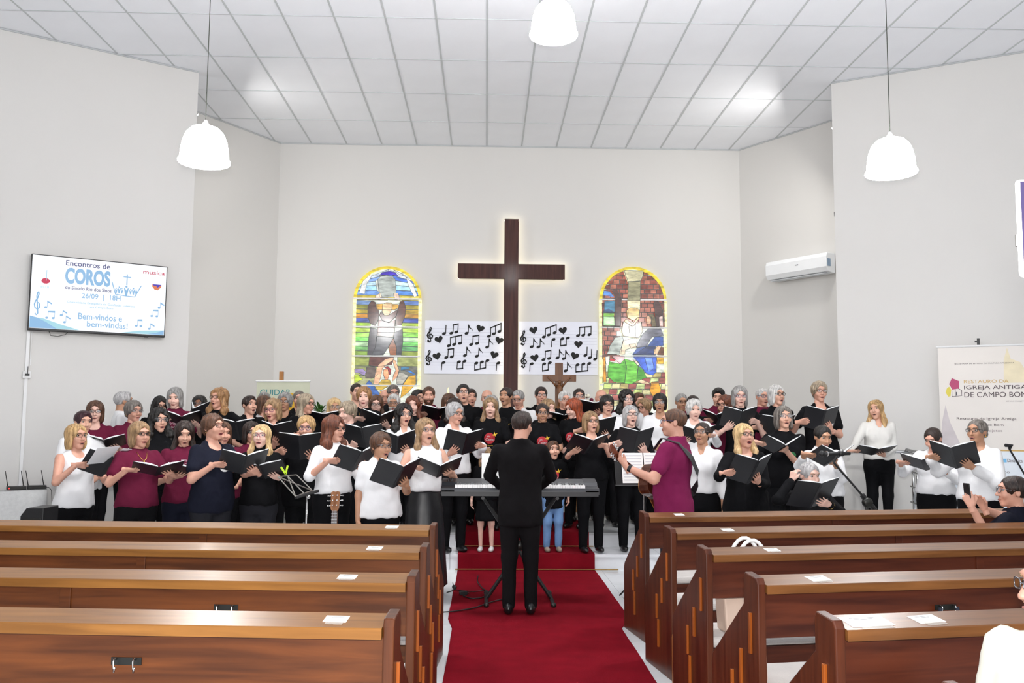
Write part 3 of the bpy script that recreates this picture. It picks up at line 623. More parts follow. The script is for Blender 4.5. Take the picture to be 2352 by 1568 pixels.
# conduit and outlet below the television
cxy = Vector((-5.652, 11.126, 0)) + nL * 0.012
t = empty('cable_conduit', cxy); tag(t, 'thin white cable conduit running down the left wall from the television', 'conduit')
t.rotation_euler = (0, 0, math.atan2(-dL.y, -dL.x))
MB().box((-0.018, -0.012, 0.05), (0.018, 0.012, 2.72)).build('trunking', m_white, t); MB().tube([(0.035, -0.006, 2.3), (0.036, -0.006, 2.72)], 0.005, 6).build('cable', m_white, t)
t = empty('wall_outlet', Vector((-5.652, 11.126, 2.186)) + nL * 0.02, math.atan2(-dL.y, -dL.x)); tag(t, 'small white wall outlet with a black plug on the left wall conduit', 'outlet')
MB().box((-0.04, -0.02, -0.045), (0.05, 0.014, 0.045)).build('cover_plate', m_white, t, bevel=0.006); MB().box((-0.015, -0.05, -0.012), (0.03, -0.02, 0.01)).tube([(0.01, -0.04, 0.01), (0.01, -0.04, 0.1)], 0.004, 6).build('plug', m_black, t)
# ------------------------------------------------------------------ air conditioner on right chancel wall
dC = Vector((4.433 - 5.498, 15.4 - 13.754, 0)).normalized()
ACM = frame(Vector((5.516, 13.725, 3.975)), dC, UP)   # local x towards back wall, z out of the wall
nC = Vector(ACM.to_3x3().col[2])
if nC.y > 0: dC = -dC; ACM = frame(Vector((4.882, 14.706, 3.995)), dC, UP)
ACM = Matrix.Translation(Vector(ACM.to_3x3().col[2]) * 0.09) @ ACM
t = empty('air_conditioner'); t.matrix_world = ACM; tag(t, 'white split air conditioner high on the right chancel wall', 'air conditioner')
prof = [(0.05, 0.0), (0.18, 0.02), (0.225, 0.09), (0.23, 0.25), (0.2, 0.315), (0.0, 0.32), (0.0, 0.0)]
m_ac = mat('ac_plastic', 'eef0f2', 0.3, var=0.01)
MB().prism([(z, y) for z, y in prof], 0.0, 1.18, ax=0, M=Matrix(((1, 0, 0, 0), (0, 0, 1, 0), (0, 1, 0, 0), (0, 0, 0, 1)))).build('body', m_ac, t, bevel=0.012)
MB().box((0.06, -0.006, 0.06), (1.12, 0.006, 0.17)).build('louver', mat('ac_louver', 'd0d4d8', 0.4), t)
MB().box((0.60, 0.18, 0.229), (0.66, 0.19, 0.233)).build('badge', m_ink, t)
sk = MB().box((1.181, 0.1, 0.12), (1.183, 0.22, 0.2)).build('energy_label', mat('ac_label', '8aa0b8', 0.5), t)
# ------------------------------------------------------------------ roll-up banners
m_ban = mat('banner_print', 'e2dcd6', 0.5, var=0.03, vscale=1.2); m_gold = mat('gold_print', 'c8a25a', 0.5); m_dkp = mat('dark_print', '4a3c40', 0.6)
O = Vector((5.944, 11.545, 0)) + nR * 0.16
t = empty('roll_up_banner'); t.matrix_world = frame(O, dR, UP); tag(t, 'tall pale roll-up banner about an old church restoration by the right wall', 'banner')
BW = 1.2
MB().box((0, 1.335, -0.004), (BW, 2.645, 0.0)).build('print_panel', m_ban, t)
MB().box((0, 0.08, -0.004), (BW, 1.325, 0.0)).build('lower_panel', mat('banner_lower', 'dfe6ee', 0.5, var=0.02), t)
MB().box((0, 1.322, -0.002), (BW, 1.338, 0.003)).build('gold_rule', m_gold, t)
MB().tube([(-0.02, 2.65, 0), (BW + 0.02, 2.65, 0)], 0.014, 8).build('top_bar', m_white, t)
MB().box((0, 0.0, -0.09), (BW, 0.09, 0.09)).build('base_case', m_steel, t, bevel=0.01)
MB().tube([(0.47, 0.05, -0.03), (0.47, 2.74, -0.03)], 0.009, 8).box((0.455, 2.66, -0.045), (0.487, 2.75, -0.01)).box((0.43, 2.70, -0.045), (0.455, 2.72, -0.01)).build('support_pole', m_black, t)
def BT(s, x0, x1, y, h, mt): text('lettering', s, ((x0 + x1) / 2 - 88) * 1.427e-3, 2.645 - (y - 103) * 1.634e-3, (x1 - x0) * 1.427e-3, h * 1.634e-3, mt, t)
BT('SECRETARIA DE ESTADO DA CULTURA APRESENTA', 220, 690, 237, 9, m_dkp); BT('RESTAURO DA', 290, 642, 377, 26, m_gold); BT('IGREJA ANTIGA', 290, 778, 427, 40, m_dkp); BT('DE CAMPO BOM', 290, 778, 480, 40, m_dkp)
BT('ETAPA PROJETOS', 620, 778, 532, 9, m_dkp); BT('Restauro da Igreja Antiga', 222, 690, 668, 26, m_dkp); BT('de Campo Bom', 325, 588, 715, 24, m_dkp); BT('Etapa Projetos', 335, 577, 760, 24, mat('grey_print', '8a7c80', 0.6))
BT('Dinâmica', 606, 722, 983, 26, m_dkp); BT('OO', 575, 620, 1073, 14, m_dkp)
def BP(name, pts, mt, z=0.0015): MB().prism([((x - 88) * 1.427e-3, 2.645 - (y - 103) * 1.634e-3) for x, y in pts], 0, z).build(name, mt, t)
BP('emblem', [(195, 348), (252, 372), (250, 430), (195, 438), (170, 395)], mat('magenta_print', 'b03a68', 0.5)); BP('emblem', [(150, 430), (170, 415), (186, 440), (178, 490), (160, 494), (140, 462)], mat('yellow_print', 'd8c84a', 0.5))
BP('emblem', [(190, 440), (193, 440), (193, 495), (190, 495)], m_dkp); BP('emblem', [(218, 435), (221, 435), (221, 492), (218, 492)], m_dkp); BP('emblem', [(190, 492), (272, 485), (272, 488), (190, 496)], m_dkp); BP('emblem', [(240, 425), (272, 445), (270, 485), (267, 485), (267, 447), (240, 430)], m_dkp); BP('emblem', [(223, 460), (233, 455), (234, 485), (223, 487)], m_ink)
BP('tower_print', [(605, 390), (612, 215), (640, 120), (665, 205), (740, 235), (770, 290), (770, 390)], mat('tower_yellow', 'e4d8b8', 0.5), 0.0006); BP('tower_print', [(90, 840), (100, 700), (135, 560), (165, 690), (215, 800), (250, 880), (250, 900), (90, 900)], mat('tower_grey', 'c6bec0', 0.5), 0.0006)
BP('emblem', [(575, 970), (600, 970), (600, 998), (575, 998)], e_blue if False else mat('blue_print', '6ab0dc', 0.5))
# green CUIDAR banner behind the choir
O = atY(590, 875, 13.45); O2 = atY(711, 882, 13.35)
r_ = (O2 - O); r_.z = 0; wB = r_.length
t = empty('roll_up_banner'); t.matrix_world = frame(Vector((O.x, O.y, Z2)), r_, UP); tag(t, 'pale green roll-up banner reading CUIDAR behind the choir on the left', 'banner')
h_ = O.z - Z2
MB().box((0, 0.07, -0.003), (wB, h_, 0.0)).build('print_panel', mat('green_banner', 'c9cbb4', 0.6, var=0.02), t)
MB().tube([(-0.015, h_, 0), (wB + 0.015, h_, 0)], 0.013, 8).build('top_bar', m_white, t); MB().box((0, 0, -0.08), (wB, 0.08, 0.08)).build('base_case', m_steel, t)
MB().tube([(wB / 2, 0.05, -0.03), (wB / 2, h_, -0.03)], 0.009, 8).build('support_pole', m_steel, t)
text('lettering', 'CUIDAR', wB * 0.36, h_ - 0.165, wB * 0.58, 0.085, mat('teal_print', '1f7f86', 0.5), t)
MB().prism([(wB * .66 + .09 * math.cos(a), h_ - .34 + .17 * math.sin(a)) for a in [k * .45 for k in range(14)]], 0, .002).build('emblem', mat('yellow_blob', 'dba92c', 0.5), t)
p = atY(647, 853, 13.75)
t = empty('wooden_post', (p.x, 13.75, Z2)); tag(t, 'slim light wooden post rising behind the green banner', 'post')
m_oak = wood('oak', 'b87f45', '96602c', axis=2)
MB().box((-0.03, -0.03, 0.05), (0.03, 0.03, p.z - Z2)).build('shaft', m_oak, t, bevel=0.003); MB().box((-0.2, -0.2, 0), (0.2, 0.2, 0.05)).build('base', m_oak, t, bevel=0.005)
# ------------------------------------------------------------------ altar with crucifix, candle, flowers
m_altar = wood('altar_wood', 'a8794a', '8a5c30')
t = empty('altar_table', (0.55, 13.35, Z2)); tag(t, 'wooden altar table with white cloth hidden behind the choir', 'altar')
MB().box((-1.1, -0.35, 0.86), (1.1, 0.35, 0.93)).build('table_top', m_altar, t, bevel=0.006)
for sx in (-0.85, 0.85): MB().box((sx - 0.15, -0.28, 0), (sx + 0.15, 0.28, 0.86)).build('leg', m_altar, t, bevel=0.006)
MB().box((-0.6, -0.36, 0.93), (0.6, 0.36, 0.937)).box((-0.6, -0.365, 0.6), (0.6, -0.352, 0.937)).build('altar_cloth', m_white, t)
AZ = Z2 + 0.937
p = atY(1284, 833, 13.35); w2 = atY(1246, 868, 13.35); w3 = atY(1323, 868, 13.35)
t = empty('crucifix', (p.x, 13.35, AZ)); tag(t, 'carved wooden crucifix with a small figure standing before the right poster', 'crucifix')
hh = p.z - AZ; hz = w2.z - AZ
m_cru = wood('crucifix_wood', '7a5030', '5c381e', axis=2)
MB().box((-0.058, -0.02, 0.05), (0.058, 0.02, hh)).build('upright', m_cru, t, bevel=0.004); MB().box((w2.x - p.x, -0.03, hz - 0.05), (w3.x - p.x, 0.012, hz + 0.05)).build('crossbar', m_cru, t, bevel=0.004)
MB().box((-0.16, -0.12, 0), (0.16, 0.12, 0.03)).box((-0.11, -0.08, 0.03), (0.11, 0.08, 0.06)).build('base', m_cru, t, bevel=0.005)
cp = MB(); s_ = 1
cp.tube([(0, -0.05, hz - 0.46), (0.01, -0.05, hz - 0.33), (0.0, -0.055, hz - 0.22), (0, -0.055, hz - 0.12)], [0.02, 0.04, 0.036, 0.045], 10).tube([(0, -0.055, hz - 0.12), (0, -0.065, hz - 0.08)], [0.03, 0.018], 8).ball((0.004, -0.075, hz - 0.065), (0.024, 0.028, 0.032), 10, 8)
for q in (-1, 1):
    cp.tube([(q * 0.035, -0.055, hz - 0.135), (q * 0.085, -0.055, hz - 0.075), (q * 0.155, -0.045, hz - 0.0), (q * 0.175, -0.04, hz + 0.012)], [0.02, 0.016, 0.012, 0.014], 8)
    cp.tube([(q * 0.02, -0.05, hz - 0.42), (q * 0.022, -0.085, hz - 0.56), (q * 0.008, -0.05, hz - 0.72), (q * 0.006, -0.07, hz - 0.75)], [0.03, 0.026, 0.016, 0.014], 8)
cp.build('figure', m_cru, t, smooth=True)
p = atY(1030, 890, 13.35)
t = empty('candle', (p.x, 13.3, AZ)); tag(t, 'lit altar candle with small orange flame behind the choir', 'candle')
ch = p.z - AZ - 0.09
MB().lathe([(0.03, 0.03), (0.03, ch), (0.005, ch + 0.002)], 14).build('wax', m_white, t, smooth=True); MB().lathe([(0.06, 0), (0.055, 0.02), (0.03, 0.035)], 16).build('holder', m_brass, t, smooth=True)
MB().lathe([(0.001, ch + 0.0), (0.014, ch + 0.03), (0.011, ch + 0.055), (0.001, ch + 0.09)], 10).build('flame', mat('flame_lit', 'ffb060', 0.5, emit=6, var=0), t, smooth=True)
m_leaf = mat('leaf_green', '3c6a24', 0.45, var=0.3, vscale=6)
def leaf(p, d, L, w, droop, mt, parent):
    d = Vector(d).normalized(); s = d.cross(UP)
    s = s.normalized() if s.length > 1e-4 else Vector((1, 0, 0)); mb = MB(); v = []; f = []
    n = 6
    for i in range(n + 1):
        u = i / n; c = Vector(p) + d * L * u - UP * droop * u * u * L; ww = w * math.sin(math.pi * min(1, 0.12 + 0.88 * u)) if i < n else 0.001
        up = UP * 0.15 * ww
        v += [c - s * ww + up, c - UP * 0.002, c + s * ww + up]
    for i in range(n):
        a = i * 3; f += [(a, a + 1, a + 4, a + 3), (a + 1, a + 2, a + 5, a + 4)]
    mb.add(v, f); return mb.build('leaf', mt, parent, smooth=True)
p = atY(735, 928, 12.95)
t = empty('potted_plant', (p.x, 12.95, Z2)); tag(t, 'spiky green potted plant with white wrapping behind the choir on the left', 'plant')
MB().lathe([(0.14, 0), (0.16, 0.02), (0.1, 0.06), (0.07, 0.5), (0.13, 0.86), (0.17, 0.9)], 18).build('pedestal', m_white, t, smooth=True)
MB().lathe([(0.09, 0.9), (0.14, 1.16), (0.15, 1.17), (0.13, 1.16), (0.05, 1.1)], 18).build('pot', m_white, t, smooth=True)
random.seed(5); zt = p.z - Z2 - 0.02
for k in range(26):
    a = k * 2.4; el = random.uniform(0.25, 1.2)
    leaf((0.02 * math.cos(a), 0.02 * math.sin(a), zt - 0.1), (math.cos(a) * math.cos(el), math.sin(a) * math.cos(el), math.sin(el)), random.uniform(0.25, 0.38), 0.017, 0.5, m_leaf, t)
MB().tube([(0, 0, 1.1), (0, 0, zt - 0.08)], 0.02, 8).build('stem', m_leaf, t)
for k in range(7):
    a = k * 0.9; MB().ball((0.10 * math.cos(a), 0.10 * math.sin(a) - 0.04, zt - 0.17 - 0.03 * (k % 2)), (0.07, 0.06, 0.05), 8, 6).build('white_bloom', m_white, t, smooth=True)
p = atY(1345, 918, 13.3)
t = empty('flower_arrangement', (p.x, 13.4, AZ)); tag(t, 'arrangement of burgundy and white flowers with grass stalks on the altar', 'flowers')
MB().lathe([(0.06, 0), (0.09, 0.08), (0.06, 0.2), (0.075, 0.24)], 16).build('vase', m_white, t, smooth=True)
m_burg = mat('burgundy_petal', '6a1430', 0.6, var=0.2); m_cream = mat('cream_petal', 'e8e4d0', 0.6); random.seed(9); zf = p.z - AZ
for k in range(16):
    a = k * 2.4; r = 0.05 + 0.12 * (k / 16); z = zf - 0.06 + 0.12 * math.cos(k * 1.7)
    c = (r * math.cos(a), r * math.sin(a) * 0.7, z); MB().ball(c, 0.032, 8, 6).build('bloom', m_burg if k % 3 else m_cream, t, smooth=True)
for k in range(14):
    a = k * 2.1; el = random.uniform(0.6, 1.3); leaf((0, 0, zf - 0.15), (math.cos(a) * math.cos(el), math.sin(a) * math.cos(el), math.sin(el)), random.uniform(0.2, 0.36), 0.007, 0.4, m_leaf if k % 2 else m_cream, t)
MB().tube([(0, 0, 0.2), (0, 0, zf - 0.08)], 0.05, 8).build('stems', m_leaf, t)
# ------------------------------------------------------------------ people: bodies as implicit surfaces meshed by surface nets
A = lambda *p: np.array(p, dtype=np.float32)
def smin(a, b, k): h = np.clip(.5 + .5 * (b - a) / k, 0, 1); return b + (a - b) * h - k * h * (1 - h)
def smax(a, b, k): return -smin(-a, -b, k)
def nrm(v): return np.sqrt((v * v).sum(1))
def cone(P, a, b, r1, r2):
    a = A(*a); ba = A(*b) - a; t = np.clip(((P - a) @ ba) / max(1e-9, ba @ ba), 0, 1)
    return nrm(P - a - t[:, None] * ba) - (r1 + (r2 - r1) * t)
def ell(P, c, r):
    r = A(*r); q = (P - A(*c)) / r; k0 = nrm(q); return k0 * (k0 - 1) / np.maximum(nrm(q / r), 1e-6)
def wob(P, f, s=0.0):
    x, y, z = P[:, 0] * f, P[:, 1] * f, P[:, 2] * f
    return (np.sin(x + 1.3 * np.sin(z * .7 + s)) * np.sin(y * 1.1 + s * 2.1) + np.sin(z * 1.2 + 1.7 * np.sin(x * .8 + y + s)) * .8) * .5
_E = [((0, 0, 0), (1, 0, 0)), ((0, 1, 0), (1, 1, 0)), ((0, 0, 1), (1, 0, 1)), ((0, 1, 1), (1, 1, 1)), ((0, 0, 0), (0, 1, 0)), ((1, 0, 0), (1, 1, 0)),
      ((0, 0, 1), (0, 1, 1)), ((1, 0, 1), (1, 1, 1)), ((0, 0, 0), (0, 0, 1)), ((1, 0, 0), (1, 0, 1)), ((0, 1, 0), (0, 1, 1)), ((1, 1, 0), (1, 1, 1))]
def snet(fn, lo, hi, h):
    lo = np.array(lo, np.float32); hi = np.array(hi, np.float32)
    n = np.ceil((hi - lo) / h).astype(int) + 1
    g = np.stack(np.meshgrid(*[lo[i] + h * np.arange(n[i], dtype=np.float32) for i in range(3)], indexing='ij'), -1).reshape(-1, 3)
    D = fn(g).reshape(n).astype(np.float32)
    Sg = D < 0; c = np.zeros(np.array(n) - 1, np.int8)
    for i in (0, 1):
        for j in (0, 1):
            for k in (0, 1): c += Sg[i:n[0] - 1 + i, j:n[1] - 1 + j, k:n[2] - 1 + k]
    mask = (c > 0) & (c < 8); cells = np.argwhere(mask); idx = -np.ones(mask.shape, int); idx[mask] = np.arange(len(cells))
    acc = np.zeros((len(cells), 3), np.float32); cnt = np.zeros(len(cells), np.float32)
    for a, b in _E:
        a = np.array(a); b = np.array(b); i1 = cells + a; i2 = cells + b
        d1 = D[i1[:, 0], i1[:, 1], i1[:, 2]]; d2 = D[i2[:, 0], i2[:, 1], i2[:, 2]]; x = (d1 < 0) != (d2 < 0)
        t = np.where(x, d1 / np.where(d1 == d2, 1, d1 - d2), 0)[:, None]
        acc += np.where(x[:, None], a + t * (b - a), 0); cnt += x
    V = lo + h * (cells + acc / np.maximum(cnt, 1)[:, None])
    Q = []
    for ax in range(3):
        s1 = [slice(None)] * 3; s2 = [slice(None)] * 3; s1[ax] = slice(0, -1); s2[ax] = slice(1, None)
        a = Sg[tuple(s1)]; x = a != Sg[tuple(s2)]; e = np.argwhere(x); u, v = (ax + 1) % 3, (ax + 2) % 3
        e = e[(e[:, u] > 0) & (e[:, v] > 0) & (e[:, u] < n[u] - 1) & (e[:, v] < n[v] - 1)]
        if not len(e): continue
        q = []
        for du, dv in ((-1, -1), (0, -1), (0, 0), (-1, 0)):
            f = e.copy(); f[:, u] += du; f[:, v] += dv; q.append(idx[f[:, 0], f[:, 1], f[:, 2]])
        q = np.stack(q, 1); ins = a[e[:, 0], e[:, 1], e[:, 2]]; q[~ins] = q[~ins][:, ::-1]; Q.append(q)
    Q = np.concatenate(Q) if Q else np.zeros((0, 4), int)
    return V, Q[(Q >= 0).all(1)]
def npmesh(name, V, Q, mt, smooth=True):
    me = bpy.data.meshes.new(name); V = np.asarray(V, np.float32); Q = np.asarray(Q, np.int32)
    me.vertices.add(len(V)); me.vertices.foreach_set('co', V.ravel()); me.loops.add(Q.size); me.loops.foreach_set('vertex_index', Q.ravel())
    me.polygons.add(len(Q)); me.polygons.foreach_set('loop_start', np.arange(0, Q.size, Q.shape[1], dtype=np.int32))
    me.update(calc_edges=True)
    if smooth: me.polygons.foreach_set('use_smooth', np.ones(len(Q), bool))
    if mt is not None: me.materials.append(mt)
    me.validate(); return me
def joinVQ(parts):
    Vs, Qs, n = [], [], 0
    for V, Q in parts: Vs.append(V); Qs.append(Q + n); n += len(V)
    return np.concatenate(Vs), np.concatenate(Qs)
def xf(V, M): Mn = np.array(M, dtype=np.float32); return V @ Mn[:3, :3].T + Mn[:3, 3]
# ---- heads (frame: origin between the ears, face to -Y, chin at z=-0.117, crown at z=0.11)
def head_fn(kind, mouth):
    mouth = {0: 0, 1: .65, 2: 1.25}[mouth]
    wj, dj, ck = {'f': (.058, .066, .0), 'r': (.066, .07, .006), 'm': (.064, .07, .0), 'k': (.06, .062, .004)}[kind]
    def fn(P):
        x = np.abs(P[:, 0]); Pm = np.stack([x, P[:, 1], P[:, 2]], 1)
        d = ell(P, (0, .012, .032), (.076, .096, .082))
        d = smin(d, ell(P, (0, -.022, -.035), (wj, dj, .080)), .03)
        d = smin(d, ell(P, (0, -.066, -.098 - .006 * mouth), (.026, .022, .019)), .03)
        d = smin(d, ell(Pm, (.036, -.068, -.028), (.026 + ck, .022 + ck, .026)), .022)
        d = smin(d, ell(P, (0, -.082, .040), (.048, .016, .014)), .02)
        d = smax(d, -ell(Pm, (.032, -.108, .0115), (.0165, .0235, .0066)), .006)
        nose = smin(cone(P, (0, -.088, .016), (0, -.112, -.027), .007, .0125), ell(Pm, (.011, -.099, -.031), (.0085, .012, .008)), .008)
        d = smin(d, nose, .010)
        mz = -.066 - .004 * mouth
        d = smin(d, ell(P, (0, -.088, mz + .010 + .004 * mouth), (.022, .012, .007)), .008)
        d = smin(d, ell(P, (0, -.085, mz - .011 - .006 * mouth), (.019, .012, .008)), .008)
        if mouth: d = smax(d, -ell(P, (0, -.1, mz), (.013 + .003 * mouth, .03, .0035 + .0055 * mouth)), .004)
        ear = ell(Pm, (.077, .016, -.004), (.011, .019, .032)); ear = smax(ear, -ell(Pm, (.090, .012, -.002), (.008, .012, .021)), .005)
        d = smin(d, ear, .008)
        d = smin(d, cone(P, (0, .022, -.055), (0, .040, -.20), .050 if kind != 'm' else .058, .054 if kind != 'm' else .064), .028)
        return d
    return fn
_HD = {}
QL = [1.0]   # mesh coarseness: larger for the rows further back
def head_mesh(kind, mouth):
    k = (kind, mouth, QL[0])
    if k not in _HD: _HD[k] = snet(head_fn(kind, mouth), (-.105, -.14, -.215), (.105, .125, .125), .0072 * QL[0])
    return _HD[k]
def hair_fn(style, seed=0):
    def fn(P):
        x, y, z = P[:, 0], P[:, 1], P[:, 2]; ax = np.abs(x); Pm = np.stack([ax, y, z], 1)
        th = np.arctan2(x, y - .01); r = nrm(P)
        gro = np.sin(th * 17 + 9 * z / .1 * .12 + seed) * .0016 + np.sin(th * 9 + seed * 2) * .0014
        def shell(o, top=0.0): return ell(P, (0, .016, .032 + top), (.078 + o, .097 + o, .083 + o))
        def facecut(hl=.068, w=.062, zc=-.03): # the open face: removes hair in front of the hairline
            return ell(P, (0, -.125, zc), (w, .085, hl - zc + .02))
        if style == 'short':
            d = shell(.011) ; d = smax(d, -facecut(.080, .085, -.06), .012)
            d = smax(d, -(z + .04 + np.clip(y * .6, -.03, .05)), .01); d = smax(d, -(ell(Pm, (.088, .004, -.03), (.03, .034, .045))), .008)
            d = smin(d, ell(P, (0, -.03, .098), (.05, .055, .022)), .025); d += gro
        elif style == 'crop':
            d = shell(.007); d = smax(d, -facecut(.078, .085, -.06), .012); d = smax(d, -(z + .04 + np.clip(y * .6, -.03, .05)), .01); d = smax(d, -(ell(Pm, (.088, .004, -.03), (.03, .034, .045))), .008); d += gro * .6
        elif style == 'bald':
            d = shell(.006); d = smax(d, z - .045 + np.clip(-y, 0, .1) * .9, .012); d = smax(d, -(z + .05), .01); d = smax(d, y + .028 * 0 - .2, .01); d = smax(d, -(y + .03), .01)
            d = smax(d, -(ell(Pm, (.09, .004, -.028), (.03, .03, .04))), .008); d += gro * .5
        elif style == 'pixie':
            d = shell(.02, .006); d = smin(d, ell(P, (0, .06, -.03), (.066, .05, .055)), .03); d = smax(d, -facecut(.080, .068, -.05), .014)
            d = smax(d, -(z + .035 + np.clip(.02 - y, 0, .1) * -.25 + np.clip(y, 0, .1) * .55), .012); d += gro * 1.6 + .004 * wob(P, 70, seed)
        elif style == 'fringe':
            d = shell(.017, .004); d = smin(d, ell(Pm, (.066, .0, -.035), (.026, .055, .06)), .02); d = smin(d, ell(P, (0, .055, -.04), (.07, .05, .06)), .03)
            d = smax(d, -facecut(.034, .055, -.06), .008); d += gro * 1.4
        elif style in ('bob', 'bobwave'):
            d = shell(.018, .004); d = smin(d, ell(Pm, (.074, .008, -.05), (.026, .056, .085)), .022); d = smin(d, ell(P, (0, .055, -.05), (.078, .052, .085)), .03)
            d = smax(d, -facecut(.088, .062, -.07), .012); d = smax(d, -(z + .125), .012); d += gro * 1.8
            if style == 'bobwave': d += .008 * wob(P, 62, seed)
        elif style in ('long', 'curly', 'wavy'):
            e = .006 if style == 'long' else .022
            d = shell(.017 + e * .4, .003)
            d = smin(d, cone(Pm, (.066, .006, .0), (.086 + e, -.012, -.15), .022, .029 + e), .025); d = smin(d, cone(Pm, (.086 + e, -.012, -.15), (.084 + e, -.035, -.27), .029 + e, .016), .02)
            d = smin(d, cone(P, (0, .055, -.02), (0, .085, -.24), .068, .055 + e), .03); d = smin(d, cone(Pm, (.03, .06, -.1), (.05, .08, -.27), .05, .03), .03)
            d = smax(d, -facecut(.092, .061, -.09), .012); d += gro * 2.0 * np.clip(1 + z * 2, .4, 1.4)
            if style == 'wavy': d += .009 * wob(P, 48, seed)
            if style == 'curly': d += .013 * wob(P, 75, seed) + .006 * wob(P, 130, seed + 1)
        elif style in ('bun', 'pony', 'puff'):
            d = shell(.010); d = smax(d, -facecut(.090, .076, -.06), .012); d = smax(d, -(z + .04 + np.clip(y, -.1, .1) * .5), .012); d = smax(d, -(ell(Pm, (.09, .0, -.03), (.03, .03, .04))), .008)
            if style == 'bun': d = smin(d, ell(P, (0, .125, -.02), (.04, .035, .04)), .012)
            elif style == 'pony': d = smin(d, cone(P, (0, .10, .02), (0, .155, -.03), .028, .034), .015); d = smin(d, cone(P, (0, .155, -.03), (0, .13, -.23), .034, .014), .02)
            d += gro * 1.2
        elif style == 'band':   # curls cropped round the head, larger volume
            d = shell(.026, .006); d = smin(d, ell(P, (0, .05, -.04), (.085, .06, .07)), .03); d = smax(d, -facecut(.072, .068, -.05), .012); d = smax(d, -(z + .06), .014); d += .008 * wob(P, 85, seed) + .003 * wob(P, 160, seed)
        return d
    return fn
_HR = {}
def hair_mesh(style, seed):
    k = (style, seed, QL[0])
    if k not in _HR:
        zl = -.32 if style in ('long', 'curly', 'wavy') else -.27 if style == 'pony' else -.15
        _HR[k] = snet(hair_fn(style, seed * 1.7), (-.175, -.155, zl), (.175, .205, .155), (.0102 if zl < -.2 else .0088) * QL[0] ** .8)
    return _HR[k]
# ---- hands (frame: wrist at origin, fingers to +X, palm faces -Z, thumb on +Y side)
def hand_fn(pose):
    cu = {'flat': (.10, .14, .10), 'grip': (.5, .6, .35), 'rest': (.35, .4, .3), 'fist': (1.25, 1.35, .9)}[pose]
    sp_ = {'flat': .16, 'grip': .07, 'rest': .05, 'fist': .0}[pose]
    def fn(P):
        w = np.clip(.019 + (P[:, 0] - .0) * .24, .016, .036)
        q = np.stack([np.abs(P[:, 0] - .046) - .038, np.abs(P[:, 1] - .002) - w, np.abs(P[:, 2]) - .005], 1)
        d = nrm(np.maximum(q, 0)) + np.minimum(q.max(1), 0) - .0088
        d = smin(d, cone(P, (-.045, 0, 0), (.015, 0, 0), .0262, .019), .022)
        for k, (yb, L, r) in enumerate(((.030, .070, .0088), (.0105, .078, .0092), (-.0095, .073, .0088), (-.028, .058, .0078))):
            a = (1.5 - k) * sp_; b0 = np.array([.083 - .004 * abs(k - 1), yb, 0]); dirn = np.array([math.cos(a), math.sin(a), 0])
            an = 0; p = b0; segs = []
            for s, fr in zip(cu, (.45, .32, .23)):
                an += s; q2 = p + (dirn * math.cos(an) + np.array([0, 0, -1]) * math.sin(an)) * L * fr; segs.append((p, q2)); p = q2
            f = None
            for i, (p0, p1) in enumerate(segs):
                e = cone(P, p0, p1, r * (1 - .08 * i), r * (.92 - .08 * i)); f = e if f is None else np.minimum(f, e)
            d = smin(d, f, .006)
        t0, t1, t2 = (.018, .026, -.006), (.052, .056, -.016), (.083, .066 if pose != 'grip' else .056, -.026)
        d = smin(d, smin(cone(P, t0, t1, .015, .0105), cone(P, t1, t2, .0105, .0085), .004), .012)
        return d
    return fn
_HA = {}
def hand_mesh(pose):
    k = (pose, QL[0])
    if k not in _HA: _HA[k] = snet(hand_fn(pose), (-.05, -.065, -.09), (.185, .095, .035), .0058 * QL[0])
    return _HA[k]
def shoe_fn(P):
    d = smin(ell(P, (0, -.05, .035), (.045, .115, .045)), ell(P, (0, .05, .045), (.036, .06, .055)), .03); d = smax(d, -(P[:, 2] - .004), .006); return d
_SH = snet(shoe_fn, (-.065, -.19, -.01), (.065, .13, .12), .0115)
# ---- small face pieces
def _eye():
    mb = MB(); Mx = Matrix.Rotation(math.pi / 2, 4, 'X'); prof = []
    for k, (a0, a1, mi, r) in enumerate(((0, .34, 2, .01285), (.34, .68, 1, .01275), (.68, 1.7, 0, .0126))):
        mb.cur = mi; mb.lathe([(max(1e-4, r * math.sin(a)), r * math.cos(a)) for a in np.linspace(a0, a1, 4)], 12, Mx, cap=False)
    return mb
m_eyew = mat('eye_white', '9c948e', 0.3, var=0); m_pup = mat('pupil', '0c0a0a', 0.1, var=0)
IRIS = [mat('iris_brown', '3a2416', 0.15), mat('iris_grey', '4a5a5c', 0.15)]
_em = [_eye().mesh('eye', (m_eyew, i, m_pup), True) for i in IRIS]
def _brow(s):
    mb = MB()
    mb.tube([(s * .014, -.097, .034), (s * .028, -.097, .038), (s * .042, -.090, .037), (s * .052, -.080, .031)], [.0024, .0030, .0026, .0014], 6)
    return mb
def _lips(mouth, w=1.0):
    mouth = {0: 0, 1: .65, 2: 1.25}[mouth]; mb = MB(); mz = -.066 - .004 * mouth; hh = .004 + .0058 * mouth; ww = .0215 - .001 * mouth; n = 18
    p = []
    for k in range(n):
        a = 2 * math.pi * k / n; X = ww * math.cos(a); p.append((X, -.0985 + .26 * abs(X) ** 1.35 * 1.6 + (.004 if math.sin(a) < 0 else 0), mz + hh * math.sin(a)))
    p.append(p[0]); mb.tube(p, .0032, 6, cap=False); return mb
def _mouthin(mouth):
    mouth = {0: 0, 1: .65, 2: 1.25}[mouth]; mb = MB(); mz = -.066 - .004 * mouth; mb.ball((0, -.0915, mz), (.0165 + .001 * mouth, .006, .0035 + .0054 * mouth), 14, 8); return mb
m_mouth = mat('mouth_inside', '2c0c0e', 0.5); _MI = {k: _mouthin(k) for k in (1, 2)}
m_teeth = mat('teeth', 'e8e2d8', 0.3)
